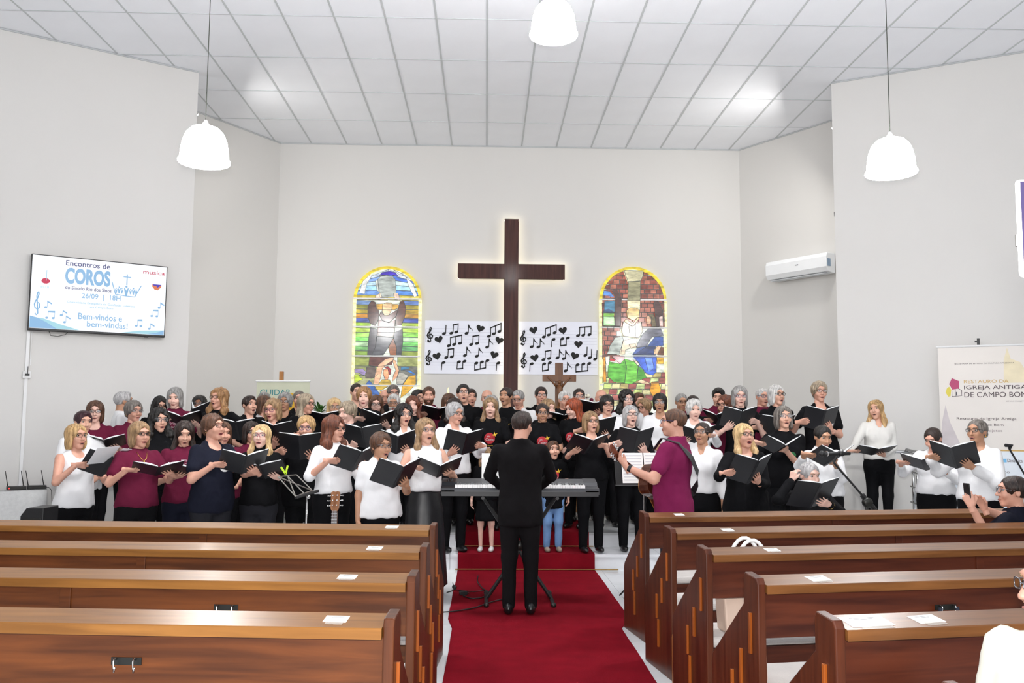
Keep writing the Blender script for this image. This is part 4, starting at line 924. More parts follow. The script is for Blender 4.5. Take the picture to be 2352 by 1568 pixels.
def _glasses(shape):
    mb = MB(); 
    for s in (-1, 1):
        cxx, cyy, czz = s * .0335, -.1085, .010; n = 20; ax_, az, pw = {'rect': (.0255, .017, 3.2), 'round': (.0245, .021, 2.0), 'cat': (.0275, .0185, 2.6)}[shape]
        p = []
        for k in range(n):
            a = 2 * math.pi * k / n; c, s2 = math.cos(a), math.sin(a)
            X = ax_ * abs(c) ** (2 / pw) * (1 if c >= 0 else -1); Z = az * abs(s2) ** (2 / pw) * (1 if s2 >= 0 else -1)
            if shape == 'cat' and Z > 0: Z += .006 * max(0, X * s) / ax_
            p.append((cxx + X, cyy + abs(cxx + X) ** 2 * 3.2, czz + Z))
        mb.tube(p + p[:1], .0024, 6, cap=False)
        mb.tube([(s * .060, -.096, .018), (s * .071, -.075, .018), (s * .080, .0, .014), (s * .080, .022, .004)], .0022, 5)
    mb.tube([(-.009, -.108, .013), (0, -.111, .015), (.009, -.108, .013)], .0022, 6); return mb
def _lens():
    mb = MB()
    for s in (-1, 1): mb.prism([(s * .0335 + .0235 * math.cos(a), .010 + .0165 * math.sin(a)) for a in [2 * math.pi * k / 16 for k in range(16)]], -.1055, -.1045, ax=1)
    return mb
_GL = {k: _glasses(k) for k in ('rect', 'round', 'cat')}; _LN = _lens()
m_lens = bpy.data.materials.new('lens_glass'); m_lens.use_nodes = True
_n = m_lens.node_tree; _n.nodes.clear(); _o = _n.nodes.new('ShaderNodeOutputMaterial'); _mx = _n.nodes.new('ShaderNodeMixShader'); _t = _n.nodes.new('ShaderNodeBsdfTransparent'); _g = _n.nodes.new('ShaderNodeBsdfGlossy')
_g.inputs['Roughness'].default_value = .08; _mx.inputs[0].default_value = .07; _n.links.new(_t.outputs[0], _mx.inputs[1]); _n.links.new(_g.outputs[0], _mx.inputs[2]); _n.links.new(_mx.outputs[0], _o.inputs[0])
FR = {'k': mat('frame_black', '16161a', 0.25), 't': mat('frame_tortoise', '4a2818', 0.25, var=.4, vscale=120), 's': mat('frame_steel', '8a8a90', 0.25, metal=.9), 'v': mat('frame_violet', '7a3a5a', 0.25), 'b': mat('frame_blue', '2c3a68', 0.25)}
def earr(mb): return np.array([tuple(p) for p in mb.v], np.float32), mb.f
def facepiece(name, mb, M, mats, parent, smooth=True):
    me = bpy.data.meshes.new(name); V = xf(np.array([tuple(p) for p in mb.v], np.float32), M); me.from_pydata(V.tolist(), [], mb.f)
    for q in mats: me.materials.append(q)
    if smooth: me.polygons.foreach_set('use_smooth', [True] * len(me.polygons))
    return mobj(name, me, None, parent)
SKIN = {'p': mat('skin_pale', 'dcb2a2', 0.5, var=.05, vscale=14), 'l': mat('skin_light', 'd2a28c', 0.5, var=.06, vscale=14), 'n': mat('skin_rosy', 'cc9883', 0.5, var=.07, vscale=14),
        't': mat('skin_tan', 'b08266', 0.5, var=.06, vscale=14), 'd': mat('skin_brown', '8e6048', 0.5, var=.06, vscale=14)}
LIPM = {'p': mat('lip_pink', 'ad6a60', 0.4), 'r': mat('lip_red', '94383c', 0.35), 'n': mat('lip_natural', 'aa7262', 0.5)}
def hairm(n, c, c2): return mat('hair_' + n, c, 0.42, var=.25, vscale=30, stretch=(2.2, 2.2, .35), bump=.55, bscale=75, col2=c2, spec=.4)
HAIR = {'blonde': hairm('blonde', 'bf9c6c', '80623e'), 'gold': hairm('gold', 'd0b282', '987850'), 'ash': hairm('ash', '9a7c5a', '604830'), 'brown': hairm('brown', '5c3c28', '2e1c12'), 'dark': hairm('dark', '2e1e18', '140c0a'), 'black': hairm('black', '17120f', '080606'),
        'grey': hairm('grey', '9a9896', '5e5c5a'), 'white': hairm('white', 'cfcdca', '8e8c8a'), 'silver': hairm('silver', 'b4b2b2', '747272'), 'salt': hairm('salt', '77706a', '3c3632'), 'red': hairm('red', '9a4420', '54200e'), 'auburn': hairm('auburn', '6e3c26', '381a10'), 'straw': hairm('straw', 'a07850', '664628'), 'plum': hairm('plum', '3c1a24', '1c0a10'), 'ashgrey': hairm('ashgrey', 'a4947e', '64584a')}
def cloth(n, c, **k): return mat('cloth_' + n, c, k.pop('rough', .85), var=k.pop('var', .08), vscale=5, bump=.25, bscale=18, spec=.12, **k)
CL = {'white': cloth('white', 'e4e4e6', var=.03), 'ivory': cloth('ivory', 'dcdad6', var=.03), 'black': cloth('black', '0b0b0e', var=.2), 'navy': cloth('navy', '151724', var=.15), 'char': cloth('charcoal', '212126', var=.12), 'maroon': cloth('maroon', '5c1730', var=.1), 'wine': cloth('wine', '741d48', var=.08),
      'suit': cloth('suit', '110f11', var=.12), 'denim': cloth('denim', '6a8cb8', var=.3), 'cream': cloth('cream', 'e4e4d8', var=.03), 'skirt': mat('satin_black', '18181b', .42, var=.2, vscale=3), 'slate': cloth('slate', '33343c', var=.1)}
m_shoe = mat('shoe_leather', '121214', 0.3); m_shoew = mat('shoe_white', 'd8d8d6', 0.5); m_shoet = mat('shoe_taupe', '8a7c70', 0.6); m_goldj = mat('gold_jewel', 'd0a850', 0.2, metal=1)
def ik(Sp, W, la, lf, pole):
    Sp, W, pole = Vector(Sp), Vector(W), Vector(pole); d = W - Sp; L = d.length
    if L > (la + lf) * .995: W = Sp + d * ((la + lf) * .995 / L); d = W - Sp; L = d.length
    L = max(L, abs(la - lf) + .02); u = d.normalized(); x = (la * la - lf * lf + L * L) / (2 * L); h = math.sqrt(max(0, la * la - x * x))
    pv = pole - u * pole.dot(u); pv = pv.normalized() if pv.length > 1e-4 else u.orthogonal().normalized()
    return Sp + u * x + pv * h, W
def handM(W, fdir, palm, side):
    """side: +1 = hand on +X side of the body. fingers along fdir, palm facing 'palm'"""
    f = Vector(fdir).normalized(); z = -Vector(palm); z = (z - f * z.dot(f)).normalized(); y = z.cross(f)
    M = Matrix.Identity(4)
    for i in range(3): M[i][0], M[i][1], M[i][2], M[i][3] = f[i], y[i], z[i], W[i]
    return M
NPEOPLE = [0]
def person(loc, rz, H, label, kind='f', g=1.0, head=(0, 0, 0), mouth=1, hair=('pixie', 'grey'), skin='l', top=('white', 'short', 'crew'), bottom=('black', 'pants'), hem=.52,
           glasses=None, arms=None, seat=0.0, shoes='black', lips='p', lean=0.0, pr=None, extras=(), detail=True, hs=None, iris=0, long_shirt=False):
    """arms = {side: (wrist xyz local, fdir, palm, handpose, pole)}; side +1 is local +X. head=(yaw,pitch,roll) deg, pitch>0 looks down"""
    NPEOPLE[0] += 1; seed = NPEOPLE[0]
    root = empty('person', loc, rz); tag(root, label, 'person', 'choir members and visitors')
    k = H / 1.65; male = kind == 'm'; g = 1 + (g - 1) * .75
    up = -seat
    Z = lambda f: f * H + up
    hs = hs or (.985 + (H - 1.65) * .2)
    # --- joints
    shx = (.158 if not male else .178) * k * (.92 + .08 * g); shz = Z(.808)
    la, lf = .172 * H, .150 * H
    if arms is None: arms = {}
    J = {}
    for s in (-1, 1):
        Sp = Vector((s * shx, .012, shz))
        if s in arms: W, fd, pm_, hp, pole = arms[s]
        else: W, fd, pm_, hp, pole = (s * (shx + .065 * g), -.03, Z(.47)), (0, -.1, -1), (-s, 0, 0), 'rest', (s * .5, .6, -.2)
        E, W = ik(Sp, W, la, lf, pole); J[s] = (Sp, E, W, fd, pm_, hp)
    if not male: tz = [.44, .50, .53, .58, .63, .70, .755, .795, .82, .84, .858, .875]; ta = [.150, .172, .174, .162, .146, .150, .160, .158, .132, .088, .060, .056]; tb = [.108, .122, .124, .114, .106, .112, .116, .104, .082, .066, .058, .056]
    else: tz = [.44, .50, .53, .58, .63, .70, .755, .795, .82, .84, .858, .875]; ta = [.150, .165, .165, .160, .158, .168, .180, .178, .150, .098, .068, .062]; tb = [.105, .118, .12, .116, .114, .12, .124, .112, .088, .07, .064, .062]
    gi = [1 + (g - 1) * w for w in (1, 1.05, 1.1, 1.25, 1.35, 1.0, .7, .4, .25, .15, .1, .1)]
    zt = np.array(tz) * H + up; at = np.array(ta) * k * gi; bt = np.array(tb) * k * gi
    if kind == 'k': at = at * .9; bt = bt * .95
    cyt = np.array([0, 0, 0, -.008, -.012 * g, -.004, .0, .004, .012, .02, .026, .03]) * k - np.array([0, .0, .02, .05, .05, .03, .01, 0, 0, 0, 0, 0]) * max(0, g - 1)
    zz = np.linspace(zt[0], zt[-1], 60)
    def smooth(v): 
        w = np.interp(zz, zt, v); ker = np.array([1, 2, 3, 2, 1.]) / 9; wp = np.pad(w, 2, 'edge'); return np.convolve(wp, ker, 'valid')
    at_, bt_, cy_ = smooth(at), smooth(bt), smooth(cyt)
    def torso(P, zlo, zhi, flare=0.0):
        z = P[:, 2]; a = np.interp(z, zz, at_); b = np.interp(z, zz, bt_); cy = np.interp(z, zz, cy_)
        if flare: f = 1 + flare * np.clip((Z(.64) - z) / (.2 * H), 0, 1); a = a * f; b = b * f
        q = np.sqrt((P[:, 0] / a) ** 2 + ((P[:, 1] - cy) / b) ** 2); d = (q - 1) * np.minimum(a, b) * .95
        if not male and kind != 'k':
            Pm = np.stack([np.abs(P[:, 0]), P[:, 1], z], 1); d = smin(d, ell(Pm, (.068 * k, -.082 * k * (.75 + .25 * g), Z(.725)), (.062 * k * g ** .5, .058 * k * g ** .5, .062 * k)), .045)
        return smax(smax(d, zlo - z, .03), z - zhi, .02)
    ra = (.041 + .026 * (g - 1)) * k * (1.1 if male else 1); rw = .0262 * k
    def armd(P, off, upto, taper=0.0):
        d = None
        for s in (-1, 1):
            Sp, E, W = [np.array(v) for v in J[s][:3]]
            e = cone(P, Sp, E, ra * 1.15 + off, ra * .88 + off + taper)
            if upto > 1: 
                W2 = E + (W - E) * (upto - 1); e2 = cone(P, E, W2, ra * .84 + off, (rw + (ra * .8 - rw) * (2 - upto)) + off + taper * .8); e = smin(e, e2, .018)
            elif upto < 1: e = cone(P, Sp, Sp + (E - Sp) * upto, ra * 1.14 + off, ra * .95 + off + taper)
            d = e if d is None else np.minimum(d, e)
        return d
    pts = np.array([v for s in (-1, 1) for v in (J[s][0], J[s][1], J[s][2])])
    colr, sleeve, neck = top
    # --- skin body: head, neck, chest, arms, hands in one mesh
    Mh = Matrix.Translation((0, -lean * .1 + .004 * k, Z(1.0) - .110 * hs)) @ Matrix.Translation((0, .03 * hs, -.075 * hs)) @ Matrix.Rotation(math.radians(head[0]), 4, 'Z') @ Matrix.Rotation(math.radians(head[1]), 4, 'X') @ Matrix.Rotation(math.radians(head[2]), 4, 'Y') @ Matrix.Translation((0, -.03 * hs, .075 * hs)) @ Matrix.Scale(hs, 4)
    V, Q = head_mesh(kind if kind in 'fmk' else 'f', mouth) if not (g > 1.12 and kind == 'f') else head_mesh('r', mouth)
    parts = [(xf(V, Mh), Q)]
    def skinfn(P):
        d = torso(P, Z(.70), Z(.868)) + .007
        d = smin(d, cone(P, (0, .03 * k, Z(.83)), (0, .022 * k, Z(.885)), .056 * k, .052 * k), .025)
        return smin(d, armd(P, 0, 2), .03)
    lo = np.minimum(pts.min(0), (-.22 * k * g, -.2 * k * g, Z(.68))) - .07; hi = np.maximum(pts.max(0), (.22 * k * g, .19 * k, Z(.885))) + .07
    parts.append(snet(skinfn, lo, hi, .0175 * QL[0]))
    if detail:
        for s in (-1, 1):
            Sp, E, W, fd, pm_, hp = J[s]; Vh, Qh = hand_mesh(hp); Mx = handM(W, fd, pm_, s) @ Matrix.Scale((.92 if not male else 1.04) * k, 4)
            # thumb side: +Y of the hand frame; mirror when it should point the other way
            want = Vector((-s, 0, .35)); 
            if Vector(Mx.to_3x3().col[1]).dot(want) < 0 and hp != 'rest': Mx = Mx @ Matrix.Diagonal((1, -1, 1, 1)); Qh = Qh[:, ::-1]
            parts.append((xf(Vh, Mx), Qh))
    V, Q = joinVQ(parts); mobj('body', npmesh('body', V, Q, SKIN[skin]), None, root)
    # --- clothes
    so = .013
    zh = Z(hem)
    if sleeve != 'nude':
        def shirt(P):
            d = torso(P, zh, Z(.862) if neck != 'turtle' else Z(.892), .10 if long_shirt else .03) - so
            if sleeve == 'none': d = smin(d, armd(P, -.004, .12), .03)
            elif sleeve == 'short': d = smin(d, armd(P, .011, .64, .010), .028)
            elif sleeve == 'half': d = smin(d, armd(P, .010, 1.05, .006), .028)
            elif sleeve == 'three': d = smin(d, armd(P, .010, 1.62, .004), .028)
            elif sleeve == 'bell': d = smin(d, armd(P, .010, 1.8, .026), .028)
            else: d = smin(d, armd(P, .010, 1.93, .003), .028)
            if sleeve == 'none':
                Pm = np.stack([np.abs(P[:, 0]), P[:, 1], P[:, 2]], 1); d = smax(d, -ell(Pm, (shx + .045, 0, shz - .035), (.055, .12, .085)), .018)
            c = {'crew': None, 'scoop': (.078, .07, .085), 'vee': (.05, .09, .12), 'wide': (.11, .08, .06), 'collar': (.035, .08, .10), 'turtle': None}[neck]
            if c: d = smax(d, -ell(P, (0, -.055 * k, Z(.858)), c), .016)
            if neck != 'turtle': d = smax(d, -ell(P, (0, -.012, Z(.875)), (.068, .075, .035)), .016)
            d += .0055 * wob(P * A(1.3, 1.3, .8), 24, seed) + .003 * wob(P, 58, seed * 1.3)
            return d
        lo2 = np.minimum(pts.min(0), (-.25 * k * g, -.24 * k * g, zh - .02)) - .115; hi2 = np.maximum(pts.max(0), (.25 * k * g, .22 * k, Z(.895))) + .115; lo2[2] = min(zh - .03, pts.min(0)[2] - .115) if sleeve in ('long', 'bell', 'three') else zh - .03
        V, Q = snet(shirt, lo2, hi2, .0175 * QL[0]); sh = mobj('jacket' if 'jacket' in extras else 'shirt', npmesh('shirt', V, Q, CL[colr]), None, root)
    def surf_y(x, z):
        """front surface of the shirt at (x, z) by marching"""
        X = np.asarray(x, np.float32); Zq = np.asarray(z, np.float32); y = np.full(len(X), -.42, np.float32)
        for _ in range(26): y += .85 * np.clip(shirt(np.stack([X, y, Zq], 1)), 0, .1)
        return y
    if pr: 
        for (pn, V2, F2, mt_) in pr(k, Z):
            V2 = np.array(V2, np.float32); y = surf_y(V2[:, 0], V2[:, 1]) - V2[:, 2]
            me = bpy.data.meshes.new(pn); me.from_pydata(np.stack([V2[:, 0], y, V2[:, 1]], 1).tolist(), [], F2); me.materials.append(mt_); mobj(pn, me, None, sh)
    bc, bk = bottom
    hx = .088 * k * (1 + .5 * (g - 1))
    rt, rk, ran = .094 * k * (1 + .9 * (g - 1)), .062 * k * g ** .5, .050 * k
    FT = []
    for s in (-1, 1):
        if seat: Hp, K, An = (s * hx, .0, Z(.50)), (s * hx * 1.1, -.42 * k, Z(.50) + .01), (s * hx * 1.1, -.40 * k, .075)
        else: Hp, K, An = (s * hx, 0, .50 * H), (s * hx * 1.02, -.012, .275 * H), (s * hx * 1.05, .012, .06)
        FT.append((s, Hp, K, An))
    zw = Z(.60)
    def legs(P, extra=0.0, cut=0.0):
        d = torso(P, Z(.46), zw) - .004
        for s, Hp, K, An in FT:
            e = smin(cone(P, Hp, K, rt + extra, rk + extra), cone(P, K, An, rk + extra, ran + extra), .03); d = smin(d, e, .035)
        if cut: d = smax(d, cut - P[:, 2], .01)
        return d + .003 * wob(P, 22, seed)
    lo3 = np.array([-.26 * k * g, -.2 * g, .03]); hi3 = np.array([.26 * k * g, .2, zw + .03])
    if seat: lo3[1] = -.55 * k
    if bk in ('pants', 'jeans'): V, Q = snet(lambda P: legs(P, .004), lo3, hi3, .027 * QL[0]); mobj('trousers', npmesh('trousers', V, Q, CL[bc]), None, root)
    elif bk in ('skirt', 'dress', 'shorts'):
        zb = .055 * H if bk == 'skirt' else .30 * H
        def skirt(P):
            z = P[:, 2]; u = np.clip((zw - z) / (zw - zb), 0, 1); a = np.interp(u, [0, .2, 1], [at_[30] * 1.02, at.max() * 1.06, at.max() * (1.35 if bk == 'skirt' else 1.2)]); b = a * np.interp(u, [0, .3, 1], [.75, .78, .95])
            th = np.arctan2(P[:, 1], P[:, 0]); f = 1 + .045 * u * np.sin(th * 9 + seed)
            return smax(smax((np.sqrt((P[:, 0] / a) ** 2 + (P[:, 1] / b) ** 2) / f - 1) * np.minimum(a, b), zb - z, .01), z - zw, .01)
        m_ = at.max() * 1.5; V, Q = snet(skirt, (-m_, -m_, zb - .04), (m_, m_, zw + .03), .022); mobj('skirt', npmesh('skirt', V, Q, CL[bc]), None, root)
        if bk != 'skirt':
            def bare(P):
                d = None
                for s, Hp, K, An in FT: e = smin(cone(P, Hp, K, rt * .8, rk * .8), cone(P, K, An, rk * .82, ran * .66), .03); d = e if d is None else np.minimum(d, e)
                return d
            V, Q = snet(bare, (-.2, -.12, .02), (.2, .12, .5 * H), .014); mobj('leg_skin', npmesh('leg_skin', V, Q, SKIN[skin]), None, root)
    for s, Hp, K, An in FT:
        sm = {'black': m_shoe, 'white': m_shoew, 'taupe': m_shoet}[shoes]
        me = npmesh('shoe', _SH[0] * (.92 * k) * (1.08 if male else 1) + np.array([An[0], An[1] - .02, 0 if not seat else 0]), _SH[1], sm); mobj('shoe', me, None, root)
    # --- hair and face
    st, hc = hair
    if st: V, Q = hair_mesh(st, seed % 2); mobj('hair', npmesh('hair', xf(V, Mh), Q, HAIR[hc]), None, root)
    for s in (-1, 1):
        e = mobj('eye', _em[iris], None, root); e.matrix_local = Mh @ Matrix.Translation((s * .0315, -.0738, .0112)) @ Matrix.Rotation(math.radians(-head[1] * .3), 4, 'X')
    bh = HAIR[hc if hc not in ('white', 'silver', 'grey', 'gold', 'blonde') else 'ash']
    [facepiece('eyebrow', _brow(s), Mh, (bh,), root) for s in (-1, 1)]; facepiece('lips', _lips(mouth), Mh, (LIPM[lips],), root)
    if mouth: facepiece('mouth', _MI[min(mouth, 2)], Mh, (m_mouth,), root)
    if glasses:
        go = facepiece('glasses', _GL[glasses[0]], Mh, (FR[glasses[1]],), root); facepiece('lens', _LN, Mh, (m_lens,), go, False)
    if 'earrings' in extras:
        for s in (-1, 1): facepiece('earring', MB().ball((s * .084, .008, -.045), .006, 8, 6), Mh, (m_goldj,), root)
    if 'beard' in extras:
        V, Q = snet(lambda P: smax(smax(head_fn('m', mouth)(P) - .006, P[:, 2] + .045, .01), np.maximum(P[:, 1] + .02, -ell(P, (0, -.1, -.068), (.02, .03, .012))), .008), (-.1, -.14, -.15), (.1, .05, -.02), .0085); mobj('beard', npmesh('beard', xf(V, Mh), Q, HAIR[hc]), None, root)
    if 'headband' in extras:
        p = [(.101 * math.cos(a), .012, .036 + .109 * math.sin(a)) for a in np.linspace(-.1, math.pi + .1, 20)]; facepiece('headband', MB().tube(p, .006, 6), Mh, (m_white,), root)
    if 'necklace' in extras and sleeve != 'nude':
        xs = np.linspace(-.05, .05, 13); zs = Z(.835) - .08 * k * (1 - (xs / .05) ** 2); ys = surf_y(xs, zs) - .003
        facepiece('necklace', MB().tube([(x, y, z) for x, y, z in zip(xs, ys, zs)], .0022, 5).ball((0, ys[6] - .003, zs[6] - .012), .009, 8, 6), Matrix.Identity(4), (m_goldj,), root)
    root['_h'] = H
    return root, J, Mh, Z
# ------------------------------------------------------------------ keyboard on X stand
KX, KY, KZ = 0.318, 8.38, 0
t = empty('electric_keyboard', (KX, KY, 0.985)); tag(t, 'long dark electric keyboard on a stand in front of the conductor', 'keyboard')
m_kb = mat('keyboard_shell', '34363b', 0.4, var=.05); m_kbd = mat('keyboard_dark', '1c1c20', 0.45); m_key = mat('key_white', 'f0f0f0', 0.25); m_keyb = mat('key_black', '121214', 0.3)
prof = [(-0.17, 0.0), (-0.17, 0.04), (-0.165, 0.056), (-0.03, 0.07), (0.0, 0.10), (0.17, 0.128), (0.17, 0.0)]
MB().prism(prof, -0.72, 0.72, ax=0).build('shell', m_kb, t, bevel=.004)
MB().box((-0.715, -0.172, -0.012), (0.715, 0.165, 0.028)).build('lower_case', m_kbd, t)
for sx in (-1, 1): MB().prism([(y, z + .003) for y, z in prof], *sorted((sx * 0.6, sx * 0.722)), ax=0).build('end_block', mat('keyboard_grey', '2c2d32', .5), t)
wk = MB(); bk = MB(); wn = 52; kw = 1.19 / wn
for i in range(wn):
    x = -0.595 + i * kw; wk.box((x + .0008, -0.16, 0.06), (x + kw - .0008, -0.02, 0.088))
    if i % 7 in (0, 1, 3, 4, 5) and i < wn - 1: bk.box((x + kw - .006, -0.10, 0.08), (x + kw + .006, -0.02, 0.099))
wk.build('white_keys', m_key, t)['kind'] = 'stuff'; bk.build('black_keys', m_keyb, t)['kind'] = 'stuff'
for k in range(7): MB().lathe([(.008, 0), (.008, .012)], 10, Matrix.Translation((-.66 + .0 + (k % 2) * .03, .03 + .03 * (k // 2), .108 + .005 * (k // 2)))).build('button', m_kbd, t)
mr = MB().box((-0.33, 0.16, 0.10), (0.1, 0.172, 0.30), Matrix.Rotation(-.15, 4, 'X')).build('music_rest', m_kbd, t)
for x0 in (-0.355, -0.13):
    pg = MB().box((x0, 0.148, 0.105), (x0 + .21, 0.158, 0.39), Matrix.Rotation(-.15, 4, 'X')).build('sheet_music', m_paper, mr)
t = empty('keyboard_stand', (KX, KY, 0)); tag(t, 'black folding X stand carrying the electric keyboard', 'stand')
for sx in (-1, 1):
    MB().tube([(sx * 0.30, 0.0, 0.03), (-sx * 0.34, 0.0, 0.955)], 0.018, 8).build('leg', m_black, t)
    MB().tube([(sx * 0.30, -0.26, 0.025), (sx * 0.30, 0.3, 0.025)], 0.018, 8).build('foot_bar', m_black, t); MB().tube([(sx * 0.34, -0.16, 0.955), (sx * 0.34, 0.16, 0.955)], 0.016, 8).build('support_bar', m_black, t)
    for yy in (-0.27, 0.30): MB().ball((sx * 0.30, yy, 0.025), 0.025, 10, 6).build('rubber_cap', m_dkmetal, t, smooth=True)
MB().ball((0.0, 0.0, 0.51), (.05, .035, .05), 10, 8).build('pivot', m_dkmetal, t, smooth=True)
# cables on the floor by the aisle
def cable(px, label, r=.006):
    pts = [atZ(x, y, .018) for x, y in px]; sm = []
    for i in range(len(pts) - 1):
        p0, p1, p2, p3 = pts[max(0, i - 1)], pts[i], pts[i + 1], pts[min(len(pts) - 1, i + 2)]
        for q in range(6):
            u = q / 6; sm.append(.5 * ((2 * p1) + (p2 - p0) * u + (2 * p0 - 5 * p1 + 4 * p2 - p3) * u * u + (3 * p1 - p0 - 3 * p2 + p3) * u ** 3))
    sm.append(pts[-1]); o = MB().tube(sm, r, 6).build('power_cable', m_black, smooth=True); tag(o, label, 'cable'); return o
cable([(1005, 1406), (1045, 1403), (1090, 1395), (1125, 1383), (1160, 1374)], 'black cable running from the left pews across the red carpet')
cable([(1098, 1262 + 60), (1097, 1335), (1108, 1350), (1118, 1358), (1112, 1370), (1085, 1374), (1064, 1368)], 'black cable loop lying on the carpet beside the power adapter')
cable([(1040, 1338), (1045, 1352), (1062, 1356), (1090, 1358), (1112, 1355)], 'thin black cable trailing from the plug on white tiles', .005)
p = atZ(1064, 1366, .01); t = empty('power_adapter', (p.x, p.y, .012), .3); tag(t, 'small black power adapter on the red carpet left of the conductor', 'adapter')
MB().box((-.035, -.025, 0), (.035, .025, .035)).build('case', m_black, t, bevel=.004); MB().tube([(.03, 0, .015), (.06, .0, .012)], .006, 6).build('strain_relief', m_black, t)
p = atZ(1042, 1352, .0); t = empty('plug_socket', (p.x, p.y, .0), .2); tag(t, 'black inline plug lying on the white tiles beside the carpet', 'plug')
MB().lathe([(.012, 0), (.02, .01), (.022, .05), (.01, .075)], 10, Matrix.Translation((0, 0, .022)) @ Matrix.Rotation(1.5, 4, 'X')).build('plug_body', m_black, t, smooth=True); MB().tube([(0, -.07, .02), (-.03, -.13, .008), (-.1, -.2, .006)], .005, 6).build('lead', m_black, t)
# ------------------------------------------------------------------ guitars
m_gtop = wood('guitar_top', 'c08a50', '9a6430', .2); m_gback = wood('guitar_back', '5a2e1c', '38180e', .2); m_gneck = wood('guitar_neck', '4a2818', '2e170e', .3); m_gdark = wood('guitar_head_dark', '6a3420', '43200f', .25); m_ghead = wood('guitar_head', '9a6a48', '6e4428', .25)
def guitar(M, label, hm, strap=None):
    """local x runs from the body to the headstock, z out of the soundboard; origin mid body"""
    t = empty('acoustic_guitar'); t.matrix_world = M; tag(t, label, 'guitar', 'acoustic guitars')
    ol = []
    for (x, w) in ((-.25, .06), (-.24, .12), (-.20, .168), (-.14, .192), (-.08, .19), (-.02, .155), (.03, .128), (.07, .123), (.12, .135), (.17, .142), (.21, .13), (.235, .09), (.245, .04)): ol.append((x, w))
    pts = ol + [(x, -w) for x, w in reversed(ol)]
    MB().prism(pts[::-1], -.10, -.004).build('body', m_gback, t, bevel=.006)
    MB().prism([(x * .995, y * .985) for x, y in pts][::-1], -.004, .0).build('soundboard', m_gtop, t)
    MB().lathe([(.001, .0012), (.05, .0012), (.05, .0)], 20, Matrix.Translation((.10, 0, 0))).build('sound_hole', m_black, t)
    MB().box((-.10, -.08, 0), (-.07, .08, .01)).build('bridge', m_gneck, t, bevel=.002)
    MB().prism([(.12, -.028), (.60, -.022), (.60, .022), (.12, .028)], .0, .014).build('fretboard', m_gneck, t)
    MB().prism([(.24, -.026), (.60, -.021), (.60, .021), (.24, .026)], -.022, .0).build('neck', m_ghead if hm is m_ghead else m_gdark, t, bevel=.006)
    for k in range(12): x = .24 + .36 * (1 - .94 ** k) / (1 - .94 ** 12); MB().box((x, -.024, .014), (x + .002, .024, .016)).build('fret', m_steel, t)
    h = MB().prism([(.60, -.022), (.625, -.034), (.765, -.038), (.775, -.02), (.77, .0), (.775, .02), (.765, .038), (.625, .034), (.60, .022)], -.012, .006, M=Matrix.Translation((.6, 0, 0)) @ Matrix.Rotation(.22, 4, 'Y') @ Matrix.Translation((-.6, 0, 0))).build('headstock', hm, t, bevel=.002)
    for s in (-1, 1):
        for k in range(3):
            x = .65 + k * .042; z = -.01 - (x - .6) * .22
            MB().tube([(x, s * .025, z), (x, s * .055, z)], .004, 6).ball((x, s * .06, z), (.006, .009, .012), 8, 6).build('tuning_peg', m_steel, h, smooth=True)
            MB().tube([(x, s * .018, z), (x, s * .018, z + .032)], .005, 8).build('string_post', m_steel, h)
    st = MB()
    for k in range(6): st.tube([(-.085, -.035 + .014 * k, .012), (.605, -.017 + .0068 * k, .018)], .0008, 4)
    st.build('strings', m_steel, t)
    if strap: MB()
    return t
top = atY(768, 1126, 7.55); M = frame(Vector((top.x + .02, 7.42, .33)), (Vector((top.x - .01, 7.56, top.z)) - Vector((top.x + .02, 7.42, .33))), (-1, .1, 0))
g_ax = (Vector((top.x, 7.58, top.z)) - Vector((top.x + .03, 7.42, .31))).normalized(); g_z = Vector((0, -1, .12)); g_y = g_z.cross(g_ax).normalized(); g_z = g_ax.cross(g_y)
M = Matrix.Identity(4); o = Vector((top.x, 7.58, top.z)) - g_ax * .775
for i in range(3): M[i][0], M[i][1], M[i][2], M[i][3] = g_ax[i], g_y[i], g_z[i], o[i]
guitar(M, 'tan acoustic guitar resting on a floor stand, headstock showing above the left pew', m_ghead)
t = empty('guitar_stand', (o.x, o.y, 0)); tag(t, 'black tubular guitar stand behind the front left pew', 'stand')
MB().tube([(0, .16, .02), (0, .09, .30), (0, .20, .62)], .011, 8).build('post', m_black, t)
for s in (-1, 1): MB().tube([(0, .10, .25), (s * .22, -.16, .012)], .010, 8).build('leg', m_black, t); MB().tube([(0, .09, .10), (s * .08, .03, .03), (s * .08, -.08, .04), (s * .08, -.09, .06)], .009, 8).build('cradle_arm', m_black, t)
# ------------------------------------------------------------------ music stands
TL, TR, BR, BL = atY(639, 1095, 8.0), atY(681, 1090, 8.25), atY(717, 1126, 8.2), atY(679, 1140, 7.95)
base = atY(705, 1135, 8.1)
t = empty('music_stand', (base.x, base.y, 0)); tag(t, 'empty folding wire music stand with a lime clip before the choir', 'music stand', 'music stands'); O = Vector((base.x, base.y, 0))
m_wire = mat('stand_wire', 'a8a49c', .3, metal=.9)
for a, b in ((TL, TR), (TR, BR), (BR, BL), (BL, TL), ((TL + TR) / 2, (BL + BR) / 2), (TL, BR), (TL.lerp(TR, .5), BL)): MB().tube([a - O, b - O], .0055, 6).build('wire', m_wire, t)
MB().tube([BL - O + Vector((0, 0, -.01)), BR - O + Vector((.05, .02, -.005))], .014, 8).build('ledge', m_black, t)
MB().tube([base - O, Vector((0, 0, .35))], .009, 8).tube([Vector((0, 0, .38)), Vector((0, 0, .1))], .014, 8).build('pole', m_steel, t, smooth=True)
MB().ball(base - O + Vector((.015, -.01, -.02)), .02, 8, 6).build('clamp_knob', m_steel, t, smooth=True)
